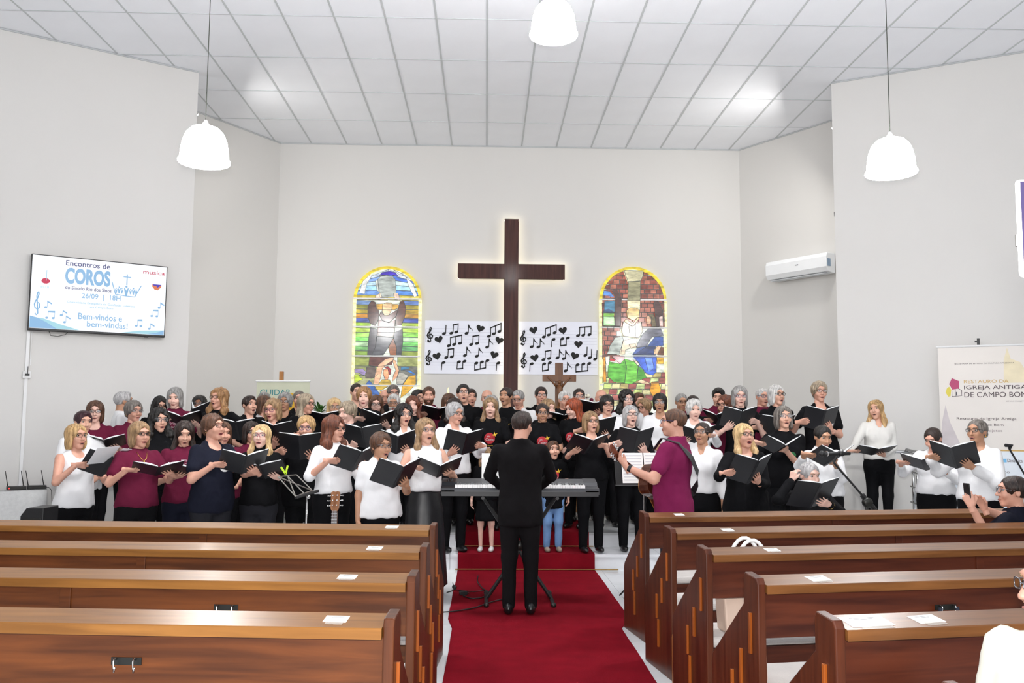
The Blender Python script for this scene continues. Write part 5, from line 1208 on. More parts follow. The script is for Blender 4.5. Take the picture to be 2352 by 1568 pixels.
for k in range(3): a = k * 2.094 + .4; MB().tube([(0, 0, .32), (.26 * math.cos(a), .26 * math.sin(a), .012)], .008, 6).build('leg', m_steel, t)
c0 = atY(656, 1088, 8.06); t = empty('paper_clip_peg', c0); tag(t, 'lime green clothes peg clipped on the wire music stand', 'peg')
m_lime = mat('lime_plastic', 'c4e81c', .4)
for s in (-1, 1): MB().box((-.008, -.006, -.005), (.008, .006, .075), Matrix.Rotation(s * .42 - .2, 4, 'Y')).build('jaw', m_lime, t, bevel=.002)
d0 = atY(1466, 1080, 8.4); t = empty('music_stand', (d0.x, 8.45, 0)); tag(t, 'black music stand with white score pages beside the guitarist', 'music stand', 'music stands')
Md = Matrix.Translation((0, -.02, d0.z)) @ Matrix.Rotation(.12, 4, 'Z') @ Matrix.Rotation(-.25, 4, 'X')
MB().box((-.22, 0, -.13), (.22, .006, .15), Md).build('desk', m_black, t, bevel=.002); MB().box((-.23, -.05, -.145), (.23, .006, -.13), Md).build('ledge', m_black, t)
MB().tube([(.06, 0, d0.z - .05), (.06, .02, .3)], .007, 8).build('pole', m_steel, t); MB().tube([(.06, .02, .4), (.06, .02, .08)], .012, 8).build('lower_tube', m_black, t)
for k in range(3): a = k * 2.094 + .4; MB().tube([(.06, .02, .28), (.06 + .26 * math.cos(a), .02 + .26 * math.sin(a), .012)], .008, 6).build('leg', m_black, t)
for j, x0 in enumerate((-.155, .065)):
    sh_ = empty('score_page'); sh_.matrix_world = Matrix.Translation((d0.x, 8.45, 0)) @ Md @ Matrix.Translation((x0, -.008, 0)); tag(sh_, ('left' if j == 0 else 'right') + ' white score page on the music stand beside the guitarist', 'sheet music')
    MB().box((0, 0, -.125), (.21, .0015, .165)).build('sheet', m_paper, sh_)
    sl = MB()
    for k in range(9): sl.box((.015, -.0012, .14 - .029 * k), (.195, 0, .143 - .029 * k)); sl.box((.015, -.0012, .134 - .029 * k), (.195, 0, .1355 - .029 * k))
    sl.build('staff_print', mat('staff_grey', 'b8b8c4', .7), sh_)['kind'] = 'stuff'
# ------------------------------------------------------------------ microphone stands
def mic_stand(a, b, Y0, Y1, label, back=.18):
    A_, B_ = atY(*a, Y0), atY(*b, Y1); t = empty('microphone_stand', (B_.x, B_.y, 0)); tag(t, label, 'microphone stand', 'boom microphone stands'); O = Vector((B_.x, B_.y, 0)); A_ = A_ - O; B_ = B_ - O
    d_ = (B_ - A_).normalized(); e = B_ + d_ * back
    MB().tube([A_, e], .010, 8).build('boom', m_black, t); MB().tube([B_ - d_ * .06, e], .024, 8).build('counterweight', m_black, t)
    MB().lathe([(.03, -.03), (.045, -.02), (.045, .02), (.03, .03)], 12, Matrix.Translation(B_ + Vector((0, -.02, -.02))) @ Matrix.Rotation(1.57, 4, 'X')).build('clutch', m_dkmetal, t, smooth=True)
    MB().tube([B_, (0, 0, .12)], .012, 8).build('pole', m_black, t); MB().lathe([(.02, .10), (.03, .16), (.012, .18)], 10).build('hub', m_black, t)
    for k in range(3): q = k * 2.094 + .5; MB().tube([(0, 0, .14), (.3 * math.cos(q), .3 * math.sin(q), .012)], .009, 6).build('leg', m_black, t)
    return t, A_
t, a_ = mic_stand((1915, 1062), (1990, 1148), 8.2, 8.2, 'black boom microphone stand leaning left behind the front right pew', .12)
p0, p1 = atY(1952, 1041, 8.2) - Vector((t.location.x, t.location.y, 0)), atY(1888, 1042, 8.15) - Vector((t.location.x, t.location.y, 0))
MB().tube([p0, p1], [.016, .021], 10).tube([p0.lerp(p1, .25), p0.lerp(p1, .4)], .026, 10).ball(p1, .03, 12, 8).build('microphone', m_black, t, smooth=True); MB().tube([a_, p0.lerp(p1, .45)], .012, 8).build('mic_clip', m_black, t); MB().tube([p0.lerp(p1, .8), p0.lerp(p1, .84)], .0235, 10).build('mic_ring', m_steel, t)
t, a_ = mic_stand((2318, 1030), (2372, 1120), 9.3, 9.3, 'black boom stand with an empty clip at the right edge', .12)
MB().tube([a_ + Vector((-.04, 0, .035)), a_ + Vector((.03, 0, .03)), a_], .018, 8).build('mic_clip', m_black, t)
# ------------------------------------------------------------------ covered table with wireless receivers, black cabinet
p = atZ(108, 1123, .80); rr = -dL
M = frame(Vector((p.x, p.y, 0)), rr, UP)          # local x to the right along the wall, y up, z out into the nave (nL)
t = empty('covered_table'); t.matrix_world = M; tag(t, 'table draped with a white lace cloth at the left wall', 'table')
TWd = 1.5; TD = abs((Vector((p.x, p.y, 0)) - Vector((-4.04, 12.165, 0))).dot(nL)) - .06
MB().box((-TWd, .775, -TD), (0, .797, 0)).build('table_top', m_white, t)
for x in (-TWd + .05, -.05):
    for z in (-TD + .05, -.05): MB().box((x - .02, 0, z - .02), (x + .02, .775, z + .02)).build('leg', m_dkmetal, t)
cl2 = MB(); per = [(-TWd, -TD), (0, -TD), (0, 0), (-TWd, 0)]; ring = []
for (x0, z0), (x1, z1) in zip(per, per[1:] + per[:1]):
    L = math.hypot(x1 - x0, z1 - z0); n = int(L / .05)
    for i in range(n): u = i / n; ring.append((x0 + (x1 - x0) * u, z0 + (z1 - z0) * u, (z1 - z0) / L, -(x1 - x0) / L))
n = len(ring); v = []; f = []
for j, yy in enumerate((.80, .78, .6, .4, .2)):
    for i, (x, z, nx, nz) in enumerate(ring): w = .008 + (.012 * j) * (1 + math.sin(i * 1.1 + .4 * math.sin(i * .37)) * .8) * .5; v.append((x - nx * -w if False else x + nx * w, yy, z + nz * w))
for j in range(4):
    for i in range(n): f.append((j * n + i, j * n + (i + 1) % n, (j + 1) * n + (i + 1) % n, (j + 1) * n + i))
f.append(tuple(range(n))); cl2.add(v, f); cl2.build('tablecloth', mat('lace_cloth', 'd9d9d8', .9, var=.06, vscale=30, bump=.3, bscale=90), t, smooth=True)
def receiver(x, z, w, label, led=False):
    r = empty('wireless_receiver'); r.matrix_world = M @ Matrix.Translation((x, .802, z)); tag(r, label, 'receiver', 'wireless microphone receivers')
    MB().box((-w / 2, 0, -.08), (w / 2, .04, .06)).build('case', m_black, r, bevel=.003); MB().box((-w / 2 + .02, .008, .06), (w / 2 - .02, .032, .062)).build('front_panel', m_dkmetal, r)
    for s in (-1, 1): MB().tube([(s * w * .42, .03, -.07), (s * w * .42 - .035, .22, -.08)], [.006, .004], 6).build('antenna', m_black, r)
    if led: MB().box((-w / 2 + .012, .014, .0615), (-w / 2 + .026, .026, .064)).build('led', mat('led_red', 'ff2020', .4, emit=4, var=0), r)
receiver(-.10, -.1, .2, 'black wireless receiver with two antennas nearest the choir'); receiver(-.32, -.08, .2, 'black wireless receiver with a red light on the lace table', True); receiver(-.62, -.1, .22, 'black wireless receiver at the far left picture edge')
o = Vector((p.x, p.y, 0)) + rr * .0
MB_c = [M @ Vector(q) for q in ((-.01, .815, -.1), (.03, .815, -.1), (.06, .78, -.08), (.075, .6, -.08))]
tag(MB().tube(MB_c, .004, 6).build('audio_lead', m_black, smooth=True), 'short dark lead hanging over the right end of the lace table', 'cable')
p = atY(66, 1163, 8.2); q = atY(118, 1163, 8.2)
t = empty('floor_monitor', ((p.x + q.x) / 2, 8.2, 0)); tag(t, 'black loudspeaker cabinet behind the front left pew at the picture edge', 'speaker'); hw = (q.x - p.x) / 2; hz_ = p.z
MB().prism([(-hw, 0), (hw, 0), (hw, hz_), (-hw + .05, hz_), (-hw, hz_ - .07)], -.14, .14, ax=1).build('cabinet', m_black, t, bevel=.006); MB().box((-hw + .03, -.146, .06), (hw - .02, -.139, hz_ - .09)).build('grille', m_dkmetal, t); MB().lathe([(.05, 0), (.05, .006)], 14, Matrix.Translation((0, -.146, hz_ * .4)) @ Matrix.Rotation(1.57, 4, 'X')).build('cone', m_black, t)
# ------------------------------------------------------------------ stainless handrail on the right
A_, B_, C_ = atY(1932, 1036, 11.85), atY(2108, 1037, 11.4), atY(2178, 1062, 10.62)
t = empty('stainless_handrail', (B_.x, B_.y, 0)); tag(t, 'stainless steel handrail with crossbars on the right of the platform', 'handrail'); O = Vector((B_.x, B_.y, 0))
MB().tube([A_ - O, B_ - O + Vector((.1, -.06, 0))], .024, 10).build('top_rail', m_steel, t, smooth=True); MB().tube([B_ - O + Vector((-.12, .05, .02)), C_ - O], .024, 10).build('top_rail', m_steel, t, smooth=True); MB().ball(A_ - O, .035, 12, 8).build('rail_end', m_steel, t, smooth=True)
for q in (Vector((-.07, 0, 0)), Vector((-.02, .0, 0))): MB().tube([q + Vector((0, 0, Z2)), q + Vector((0, 0, B_.z - .1))], .018, 10).build('post', m_steel, t, smooth=True)
MB().tube([Vector((-.045, 0, B_.z - .12)), Vector((-.045, 0, B_.z - .02))], .009, 8).tube([Vector((-.045, 0, B_.z - .17)), Vector((-.045, 0, B_.z - .1))], .026, 10).build('rail_bracket', m_steel, t, smooth=True)
for z in (.45, .66, .86, 1.05): MB().tube([Vector((-.1, .02, z)), Vector((C_.x - B_.x, C_.y - B_.y, max(.1, z - .12)))], .010, 8).build('crossbar', m_steel, t, smooth=True)
MB().tube([Vector((C_.x - B_.x, C_.y - B_.y, Z1)), C_ - O], .018, 10).build('post', m_steel, t, smooth=True); MB().tube([Vector((A_.x - B_.x, A_.y - B_.y, Z2)), A_ - O], .018, 10).build('post', m_steel, t, smooth=True)
# ------------------------------------------------------------------ bags on and by the right pews
def on_pew(k, lx, ly, z): P_ = PEWS[k]; return Matrix.Translation(P_.location) @ Matrix.Rotation(P_.rotation_euler.z, 4, 'Z') @ Matrix.Translation((lx, ly, z))
m_pink = mat('bag_beige', 'd8bfae', .5, var=.06); m_pinkr = mat('bag_pink', 'dcae9c', .4); m_tan = mat('leather_tan', '8f5a2e', .4, var=.15)
t = empty('tote_bag'); t.matrix_world = on_pew(2, .36, .10, .467); tag(t, 'beige tote bag with white rope handles on the third right pew', 'bag')
MB().prism([(-.17, 0), (.17, 0), (.19, .30), (-.19, .30)], -.07, .07, ax=1).build('body', m_pink, t, bevel=.012)
for s in (-1, 1): MB().tube([(.11 * math.cos(a), s * .05, .28 + .235 * math.sin(a)) for a in np.linspace(0, math.pi, 14)], .011, 8).build('handle', m_white, t, smooth=True)
t = empty('handbag'); t.matrix_world = on_pew(3, .085, .06, .467); tag(t, 'small pale pink handbag at the aisle end of the fourth right pew', 'bag')
MB().prism([(-.035, 0), (.035, 0), (.03, .15), (-.03, .15)], -.05, .05, ax=1).build('body', m_pinkr, t, bevel=.012); MB().tube([(.026 * math.cos(a), 0, .145 + .04 * math.sin(a)) for a in np.linspace(0, math.pi, 10)], .006, 6).build('handle', m_pinkr, t, smooth=True)
t = empty('leather_bag', (1.275, 5.66, 0), .1); tag(t, 'tan leather shoulder bag standing on the floor between right pews', 'bag')
MB().prism([(-.08, 0), (.10, 0), (.11, .30), (.02, .38), (-.08, .32)], -.12, .12, ax=1).build('body', m_tan, t, bevel=.02); MB().tube([(-.05, -.08, .32), (-.07, -.05, .42), (-.06, .02, .47), (-.05, .08, .33)], .010, 8).build('strap', m_tan, t, smooth=True); MB().box((-.1, -.02, .12), (-.088, .02, .18)).build('buckle', m_steel, t)
t = empty('cloth_strap'); t.matrix_world = on_pew(3, .96, -.128, .80); tag(t, 'dark cloth strap hanging from the coat hook of the fourth right pew', 'strap')
MB().tube([(-.045, .004, .004), (-.055, 0, -.05), (-.035, .004, -.10), (-.01, .0, -.05), (0, .004, -.02), (.012, 0, -.06), (.04, .004, -.10), (.05, 0, -.04), (.038, .004, .004)], .010, 6).build('band', mat('strap_navy', '1e2230', .8), t, smooth=True)
# ------------------------------------------------------------------ folders
m_fold = mat('folder_black', '17171b', 0.38, var=.15, vscale=4); m_page = mat('page_white', 'eceef0', 0.55, var=.01)
def folder(C, yaw, tilt, phi, label, sticker=False, W=.215, Hh=.298, loose=False, asym=0.0):
    """open A4 folder, centre C (world). local: x right, y away from the singer (covers), z up"""
    root = empty('choir_folder'); tag(root, label, 'folder', 'black choir folders')
    root.matrix_world = Matrix.Translation(C) @ Matrix.Rotation(yaw, 4, 'Z') @ Matrix.Rotation(math.radians(tilt), 4, 'X')
    c = MB(); pg = []
    for s in (-1, 1):
        a = math.radians(phi + s * asym); u = Vector((s * math.cos(a), math.sin(a), 0)); n = Vector((-s * math.sin(a), math.cos(a), 0))
        M = Matrix.Identity(4); up = Vector((0, 0, 1))
        for i in range(3): M[i][0], M[i][1], M[i][2], M[i][3] = u[i], n[i], up[i], u[i] * .008
        c.box((0, -.002, -Hh / 2), (W, .002, Hh / 2), M)
        p = MB(); nn = 7; v = []; f = []
        for i in range(nn):
            t = i / (nn - 1); yy = .006 + .012 * math.sin(math.pi * min(1, t * 1.15)) * (1 - .4 * t)
            for zz in (-Hh / 2 + .008, Hh / 2 + .002): v += [M @ Vector((.004 + t * (W - .012), .002, zz)), M @ Vector((.004 + t * (W - .012), yy, zz))]
        for i in range(nn - 1):
            b = i * 4; f += [(b, b + 4, b + 5, b + 1), (b + 2, b + 3, b + 7, b + 6), (b + 1, b + 5, b + 7, b + 3), (b, b + 2, b + 6, b + 4)]
        f += [(0, 1, 3, 2), (nn * 4 - 4, nn * 4 - 2, nn * 4 - 1, nn * 4 - 3)]
        p.add(v, f); pg.append(p)
    c.box((-.012, -.003, -Hh / 2), (.012, .001, Hh / 2))
    c.build('cover', m_fold, root, bevel=.0015)
    for p in pg: p.build('page', m_page, root, smooth=False)
    if sticker:
        a = math.radians(phi + asym); u = Vector((math.cos(a), math.sin(a), 0)); n = Vector((-math.sin(a), math.cos(a), 0)); M = Matrix.Identity(4)
        for i in range(3): M[i][0], M[i][1], M[i][2], M[i][3] = u[i], n[i], (0, 0, 1)[i], 0
        MB().box((W - .075, -.0036, -Hh / 2 + .015), (W - .01, -.0022, -Hh / 2 + .05), M).build('sticker', m_page, root)
    if loose:
        for q, (x0, ry, z0) in enumerate(((-.20, -.10, .02), (-.02, .16, .0))): MB().box((0, 0, 0), (.205, .0012, .29), Matrix.Translation((x0, .022 + .006 * q, z0)) @ Matrix.Rotation(ry, 4, 'Y') @ Matrix.Rotation(.12, 4, 'X')).build('loose_sheet', m_page, root)
    return root
# ------------------------------------------------------------------ chest prints
m_pred = mat('print_red', 'b02430', .7); m_pyel = mat('print_yellow', 'd8b02c', .7); m_pwh = mat('print_white', 'dcdcdc', .7); m_pgr = mat('print_green', '1f6a3c', .7); m_ppk = mat('print_grey_pink', 'c8b0b8', .7)
def disc(cx_, cz, r, off, sx=1.0):
    V = [(cx_, cz, off)]; F = []
    for j, q in enumerate((.5, 1.0)):
        for i in range(18): a = 2 * math.pi * i / 18; V.append((cx_ + sx * r * q * math.cos(a), cz + r * q * math.sin(a), off))
    for i in range(18): F.append((0, 1 + i, 1 + (i + 1) % 18)); F.append((1 + i, 19 + i, 19 + (i + 1) % 18, 1 + (i + 1) % 18))
    return V, F
def tdecal(s, cx_, cz, w, h, off):
    me = text_mesh(s); co = np.array([v.co[:] for v in me.vertices]); lo, hi = co.min(0), co.max(0); sz = np.maximum(hi - lo, 1e-6)
    V = [(cx_ + (c[0] - (lo[0] + hi[0]) / 2) * w / sz[0], cz + (c[1] - (lo[1] + hi[1]) / 2) * h / sz[1], off) for c in co]; return V, [tuple(p.vertices) for p in me.polygons]
def poly(pts, cx_, cz, s, off): return [(cx_ + a * s, cz + b * s, off) for a, b in pts], [tuple(range(len(pts)))]
BIRD = [(-.9, -.1), (-.3, .1), (-.1, .9), (.25, .2), (1, .45), (.4, -.05), (.25, -.6), (-.05, -.25), (-.4, -.35)]
def pr_canto(k, Z):
    z = Z(.70); return [('chest_print', *disc(-.01, z, .066, .003), m_pred), ('chest_print', *poly(BIRD, .05, z + .045, .038, .005), m_pyel), ('chest_print', *tdecal('em', -.025, z + .022, .03, .016, .006), m_pwh), ('chest_print', *tdecal('Canto', -.005, z - .012, .105, .032, .006), m_pwh), ('chest_print', *tdecal('La Maravilla', -.01, z - .085, .085, .012, .004), m_pyel)]
def pr_circle(k, Z): z = Z(.728); return [('chest_print', *disc(0.03, z, .062, .003), m_pwh), ('chest_print', *poly([(-.1, -.4), (0, .8), (.1, -.4)], .03, z + .01, .03, .005), m_pgr)]
def pr_coral(k, Z):
    z = Z(.752); return [('chest_print', *tdecal('mm', 0, z + .03, .05, .02, .004), m_ppk), ('chest_print', *tdecal('Coral', 0, z, .11, .034, .004), m_ppk), ('chest_print', *tdecal('Trindade', 0, z - .045, .12, .026, .004), m_ppk)]
def pr_green(k, Z): z = Z(.715); return [('chest_print', *disc(.03, z, .036, .003), m_pgr), ('chest_print', *tdecal('f', .03, z, .016, .04, .005), mat('cloth_black', '141418'))]
def pr_asc(k, Z): return [('chest_print', *tdecal('Ascensão', 0, Z(.625), .15, .034, .004), m_pwh)]
def pr_seat(k, Z): return [('chest_print', *poly([(-1, 1), (.6, 1), (0, -1)], -.05, Z(.66), .016, .004), m_pwh), ('chest_print', *poly([(-.6, .8), (1, 1), (0, -1)], .05, Z(.66), .016, .004), m_pwh), ('chest_print', *tdecal('Ressonância', 0, Z(.64), .15, .018, .004), m_pwh)]
def level(Y, X=9): return (Z2 if Y > STEP2 else Z1 if Y > STEP1 else 0.0) + (.0095 if cx0 - .1 < X < cx1 + .1 else 0)
ORD = 'first second third fourth fifth sixth seventh eighth ninth tenth eleventh twelfth thirteenth fourteenth'.split()
TOPN = {'white': 'white', 'ivory': 'white', 'black': 'black', 'maroon': 'maroon', 'navy': 'dark', 'wine': 'magenta', 'char': 'dark', 'suit': 'black', 'cream': 'cream', 'slate': 'dark'}
SLN = {'none': 'sleeveless top', 'short': 'T-shirt', 'half': 'top', 'three': 'top', 'long': 'long-sleeved top', 'bell': 'wide-sleeved blouse'}
CH = []
def d(px, top, Y, rz, hd, kind, g, hair, tp, bt=('black', 'pants'), gl=None, m=1, F=None, **ex): CH.append((px, top, Y, rz, hd, kind, g, hair, tp, bt, gl, m, F, ex))
K, Wt, Mr = 'black', 'white', 'maroon'
# front row, on the floor (left)
d(178, 974, 8.75, 58, (0, -4, 0), 'f', 1.1, ('bob', 'blonde'), (Wt, 'none', 'scoop'), gl=('rect', 'k'), F=(247, 1072, 38, 28, -8, 1, 'sl'), skin='n', extras=('earrings',), hem=.515)
d(322, 968, 8.8, 45, (5, 0, 0), 'f', 1.1, ('bob', 'ash'), (Mr, 'short', 'crew'), gl=('rect', 'k'), F=(362, 1082, 72, 14, -20, 1), pr=pr_coral, skin='n', extras=('necklace',))
d(424, 966, 9.05, 22, (2, 12, 0), 'f', 1.0, ('long', 'dark'), (Mr, 'short', 'crew'), ('navy', 'pants'), F=(440, 1085, 70, 14, -5, -1), pr=pr_coral, skin='l')
d(492, 951, 8.75, 50, (10, -5, 0), 'f', 1.22, ('pixie', 'brown'), ('navy', 'short', 'scoop'), ('char', 'pants'), gl=('rect', 't'), F=(560, 1068, 42, 20, -25, 1), pr=pr_circle, skin='n', extras=('earrings',), lips='r', hem=.47)
d(600, 976, 8.85, 0, (0, -8, 0), 'f', 1.05, ('long', 'gold'), (K, 'long', 'turtle'), ('char', 'pants'), gl=('cat', 'v'), F=(600, 1085, 62, 16, 0, 1), pr=pr_circle, skin='p', lips='r')
d(767, 955, 8.85, 48, (12, 2, 0), 'f', 1.15, ('wavy', 'auburn'), (Wt, 'half', 'crew'), gl=('rect', 'k'), F=(820, 1060, 38, 24, -15, 1), skin='n', extras=('earrings',), hem=.57)
d(875, 993, 8.3, 30, (8, 2, 0), 'f', 1.2, ('pixie', 'brown'), (Wt, 'short', 'collar'), gl=('rect', 's'), F=(915, 1096, 36, 26, 0, 1, '1'), skin='t', hem=.515, long_shirt=True, one=-1, m=2)
d(978, 961, 8.7, 15, (10, -4, 0), 'f', .95, ('long', 'ash'), (Wt, 'none', 'crew'), ('skirt', 'skirt'), gl=('round', 's'), m=2, F=(1008, 1083, 66, 24, -6, 1), skin='l', hem=.60)
# front right
d(1612, 971, 9.3, -25, (-6, -8, 0), 'f', .95, ('bun', 'dark'), (Wt, 'three', 'collar'), gl=('round', 's'), skin='t', hem=.57, long_shirt=True, F=None)
d(1710, 974, 8.85, 8, (4, -8, 0), 'f', 1.25, ('long', 'gold'), (K, 'long', 'scoop'), gl=('rect', 'k'), m=2, F=(1730, 1085, 28, 26, 10, 1), pr=pr_circle, skin='n', lips='r', hem=.42, long_shirt=True)
d(1800, 933, 9.95, 0, (0, -6, 0), 'f', 1.12, ('bob', 'salt'), (K, 'short', 'crew'), gl=('round', 's'), F=(1792, 1032, 60, 30, 8, 1, 's'), pr=pr_green, skin='l')
d(1888, 976, 9.4, 6, (0, 14, 0), 'f', 1.22, ('bun', 'black'), (Wt, 'three', 'crew'), F=(1912, 1058, 66, 30, 10, 1), skin='t', hem=.555, long_shirt=True)
d(2015, 919, 10.95, -12, (-26, -6, -6), 'f', 1.05, ('long', 'blonde'), (Wt, 'long', 'collar'), gl=None, F=(2010, 1038, 74, 12, 6, 1), skin='l', hem=.555, lips='n', shirt='ivory')
d(2145, 980, 9.6, -40, (-10, 22, 0), 'f', 1.15, ('pony', 'dark'), (Wt, 'three', 'scoop'), F=(2122, 1068, 66, 18, 5, 1), skin='n', hem=.565, long_shirt=True, m=0)
d(2243, 964, 8.75, -52, (-6, -2, 0), 'f', 1.12, ('bun', 'salt'), (Wt, 'bell', 'wide'), gl=('rect', 'k'), F=(2190, 1052, 34, 24, 12, 1), skin='t', hem=.545, extras=('earrings', 'necklace'))
# second row, on the lower step
d(192, 943, 9.75, 40, (5, 4, 0), 'f', 1.1, ('short', 'plum'), (Wt, 'half', 'crew'), F=None, skin='l', m=0)
d(366, 938, 9.7, 32, (8, -2, 0), 'f', 1.15, ('curly', 'black'), (K, 'long', 'turtle'), gl=('round', 's'), F=(380, 1060, 60, 15, 0, 1), skin='l', m=2)
d(511, 968, 9.55, 25, (10, 2, 0), 'f', 1.1, ('bob', 'brown'), (Mr, 'short', 'crew'), F=None, skin='n')
d(578, 968, 9.55, 20, (10, 0, 0), 'f', 1.05, ('bob', 'dark'), (Mr, 'short', 'crew'), gl=('rect', 'k'), F=None, skin='n', extras=('earrings',))
d(704, 955, 9.6, 4, (0, 4, 0), 'f', 1.25, ('pixie', 'blonde'), (K, 'long', 'crew'), gl=('round', 'b'), F=(690, 1028, 22, 14, 0, 1), skin='n', hem=.45, long_shirt=True)
d(628, 915, 10.35, -5, (-6, 6, 0), 'f', 1.1, ('bobwave', 'ash'), (K, 'short', 'vee'), gl=('cat', 'v'), F=(640, 1000, 30, 20, -20, -1), skin='n', extras=('earrings',), lips='r')
d(800, 921, 10.35, -20, (-15, 8, 0), 'f', 1.15, ('pixie', 'ashgrey'), (K, 'half', 'vee'), F=(835, 1006, 30, 18, 12, -1), skin='p', m=1)
d(928, 928, 10.3, 18, (6, -4, 0), 'f', 1.05, ('curly', 'black'), (Wt, 'three', 'collar'), gl=('round', 's'), F=(912, 1022, 36, 26, -8, 1), skin='l', lips='r', m=2)
d(1044, 924, 10.28, 25, (14, 4, 0), 'f', 1.1, ('pixie', 'silver'), (Wt, 'bell', 'vee'), gl=('rect', 'k'), F=(1068, 1020, 26, 22, -6, -1), skin='n', hem=.53, bot='black')
d(1357, 945, 10.28, 10, (6, -4, 0), 'f', 1.12, ('bob', 'ash'), (K, 'half', 'scoop'), gl=('rect', 't'), F=(1352, 1027, 46, 22, 6, -1), skin='l', extras=('earrings',), m=2)
d(1449, 931, 10.3, 4, (2, -8, 0), 'f', 1.15, ('bob', 'silver'), (K, 'half', 'crew'), gl=('rect', 'k'), F=(1462, 1015, 24, 22, 8, 1), pr=pr_asc, skin='p', m=2)
# third row, on the platform
d(219, 920, 10.45, 18, (4, 2, 0), 'f', 1.05, ('bob', 'brown'), (Mr, 'short', 'scoop'), gl=('rect', 'k'), F=(240, 1022, 55, 18, 0, 1), skin='p', pr=pr_coral)
d(308, 920, 10.5, 42, (8, 0, 0), 'f', 1.15, ('pixie', 'salt'), (Mr, 'short', 'crew'), gl=('rect', 's'), F=None, skin='n', extras=('earrings',))
d(403, 889, 11.05, 6, (0, 10, 0), 'f', 1.0, ('bob', 'grey'), (Mr, 'short', 'crew'), F=(420, 968, 68, 22, 6, 1), skin='p', pr=pr_coral)
d(503, 891, 11.0, -14, (-8, -4, 0), 'f', 1.1, ('wavy', 'straw'), (K, 'long', 'crew'), gl=('rect', 't'), F=(545, 990, 34, 16, 16, -1), skin='n', extras=('necklace',), m=2)
d(574, 909, 11.0, 35, (10, -4, 0), 'f', 1.0, ('short', 'dark'), (K, 'short', 'vee'), skin='l', F=None, m=2)
d(703, 904, 11.0, 45, (12, 4, 0), 'f', 1.1, ('long', 'ashgrey'), (K, 'half', 'crew'), gl=('rect', 'k'), F=None, skin='n')
d(836, 888, 11.0, 2, (2, 2, 0), 'f', 1.1, ('pixie', 'straw'), (K, 'half', 'crew'), F=(868, 968, 52, 24, 16, 1), skin='p', extras=('necklace',), lips='r')
d(1127, 914, 10.95, 0, (-2, -4, 0), 'f', .9, ('long', 'ash'), (K, 'short', 'crew'), F=None, pr=pr_canto, skin='p', lips='n')
d(1246, 927, 10.95, 0, (0, 4, 0), 'f', .9, ('pony', 'dark'), (K, 'short', 'crew'), gl=('rect', 's'), F=None, pr=pr_canto, skin='t', m=0, lips='n')
d(1321, 914, 11.0, -25, (-30, 14, 0), 'f', .9, ('long', 'red'), (K, 'short', 'crew'), F=None, pr=pr_canto, skin='p', lips='n')
d(1394, 907, 11.05, 6, (0, 4, 0), 'f', 1.2, ('fringe', 'black'), (Wt, 'half', 'scoop'), gl=('rect', 't'), F=(1375, 985, 30, 18, 0, 1), skin='l', m=1)
d(1440, 895, 11.3, 8, (0, 0, 0), 'f', 1.0, ('curly', 'black'), (Wt, 'long', 'scoop'), gl=('round', 's'), F=None, skin='p', lips='r')
d(1516, 903, 11.0, -8, (-6, 0, 0), 'f', 1.1, ('fringe', 'black'), (Wt, 'long', 'scoop'), gl=('round', 's'), F=None, skin='t', m=2)
d(1594, 916, 10.95, 0, (0, 6, 0), 'f', 1.2, ('band', 'white'), (Wt, 'long', 'scoop'), F=(1600, 1003, 48, 20, 0, -1), skin='p', m=1)
d(1699, 886, 11.0, -4, (-2, 4, 0), 'f', 1.0, ('bob', 'grey'), (K, 'short', 'crew'), gl=('rect', 'v'), F=(1700, 966, 30, 24, 6, -1), skin='p')
d(1784, 885, 11.15, 12, (6, -4, 0), 'f', 1.1, ('bobwave', 'white'), (K, 'short', 'crew'), gl=('round', 'k'), F=(1782, 978, 40, 14, -4, 1), skin='l', m=2)
d(1882, 876, 10.9, -2, (0, -2, 0), 'f', 1.1, ('pixie', 'ashgrey'), (K, 'short', 'scoop'), gl=('rect', 't'), F=(1890, 966, 24, 26, 4, 1, 's'), skin='n', m=1)
# fourth row
d(286, 899, 10.95, 112, (15, 0, 0), 'm', 1.15, ('short', 'silver'), (Wt, 'long', 'collar'), skin='t', m=0, F=None)
d(365, 909, 11.35, 25, (15, 8, 0), 'f', 1.0, ('bob', 'black'), (K, 'long', 'crew'), gl=('rect', 'k'), skin='l', extras=('headband',), F=None, m=0)
d(458, 908, 11.4, 6, (0, -2, 0), 'f', 1.0, ('long', 'black'), (K, 'long', 'crew'), gl=('round', 's'), skin='d', F=(452, 962, 22, 50, -30, 1))
d(607, 908, 11.45, 35, (15, 0, 0), 'f', 1.05, ('bob', 'brown'), (Wt, 'long', 'collar'), skin='n', F=None)
d(655, 901, 11.5, 0, (0, -2, 0), 'f', 1.1, ('band', 'grey'), (K, 'short', 'scoop'), gl=('rect', 't'), skin='t', F=None)
d(768, 914, 11.5, 12, (4, 0, 0), 'f', 1.0, ('bob', 'gold'), (Wt, 'long', 'crew'), gl=('rect', 's'), skin='t', extras=('earrings',), F=(742, 968, 40, 15, 0, 1))
d(864, 907, 11.55, 5, (2, 4, 0), 'f', 1.0, ('long', 'brown'), (K, 'long', 'crew'), gl=('rect', 'k'), skin='p', F=None)
d(948, 909, 11.4, 2, (2, 0, 0), 'f', 1.05, ('long', 'auburn'), (K, 'long', 'crew'), skin='p', F=None)
d(1031, 903, 11.6, 8, (4, 8, 0), 'f', 1.05, ('bob', 'brown'), (Mr, 'long', 'crew'), skin='l', F=None)
d(1044, 915, 10.98, 20, (12, 0, 0), 'f', 1.1, ('wavy', 'dark'), (K, 'long', 'crew'), skin='l', F=None)
d(1128, 907, 11.45, 0, (6, 6, 0), 'f', 1.05, ('bob', 'grey'), (K, 'long', 'crew'), skin='l', F=None)
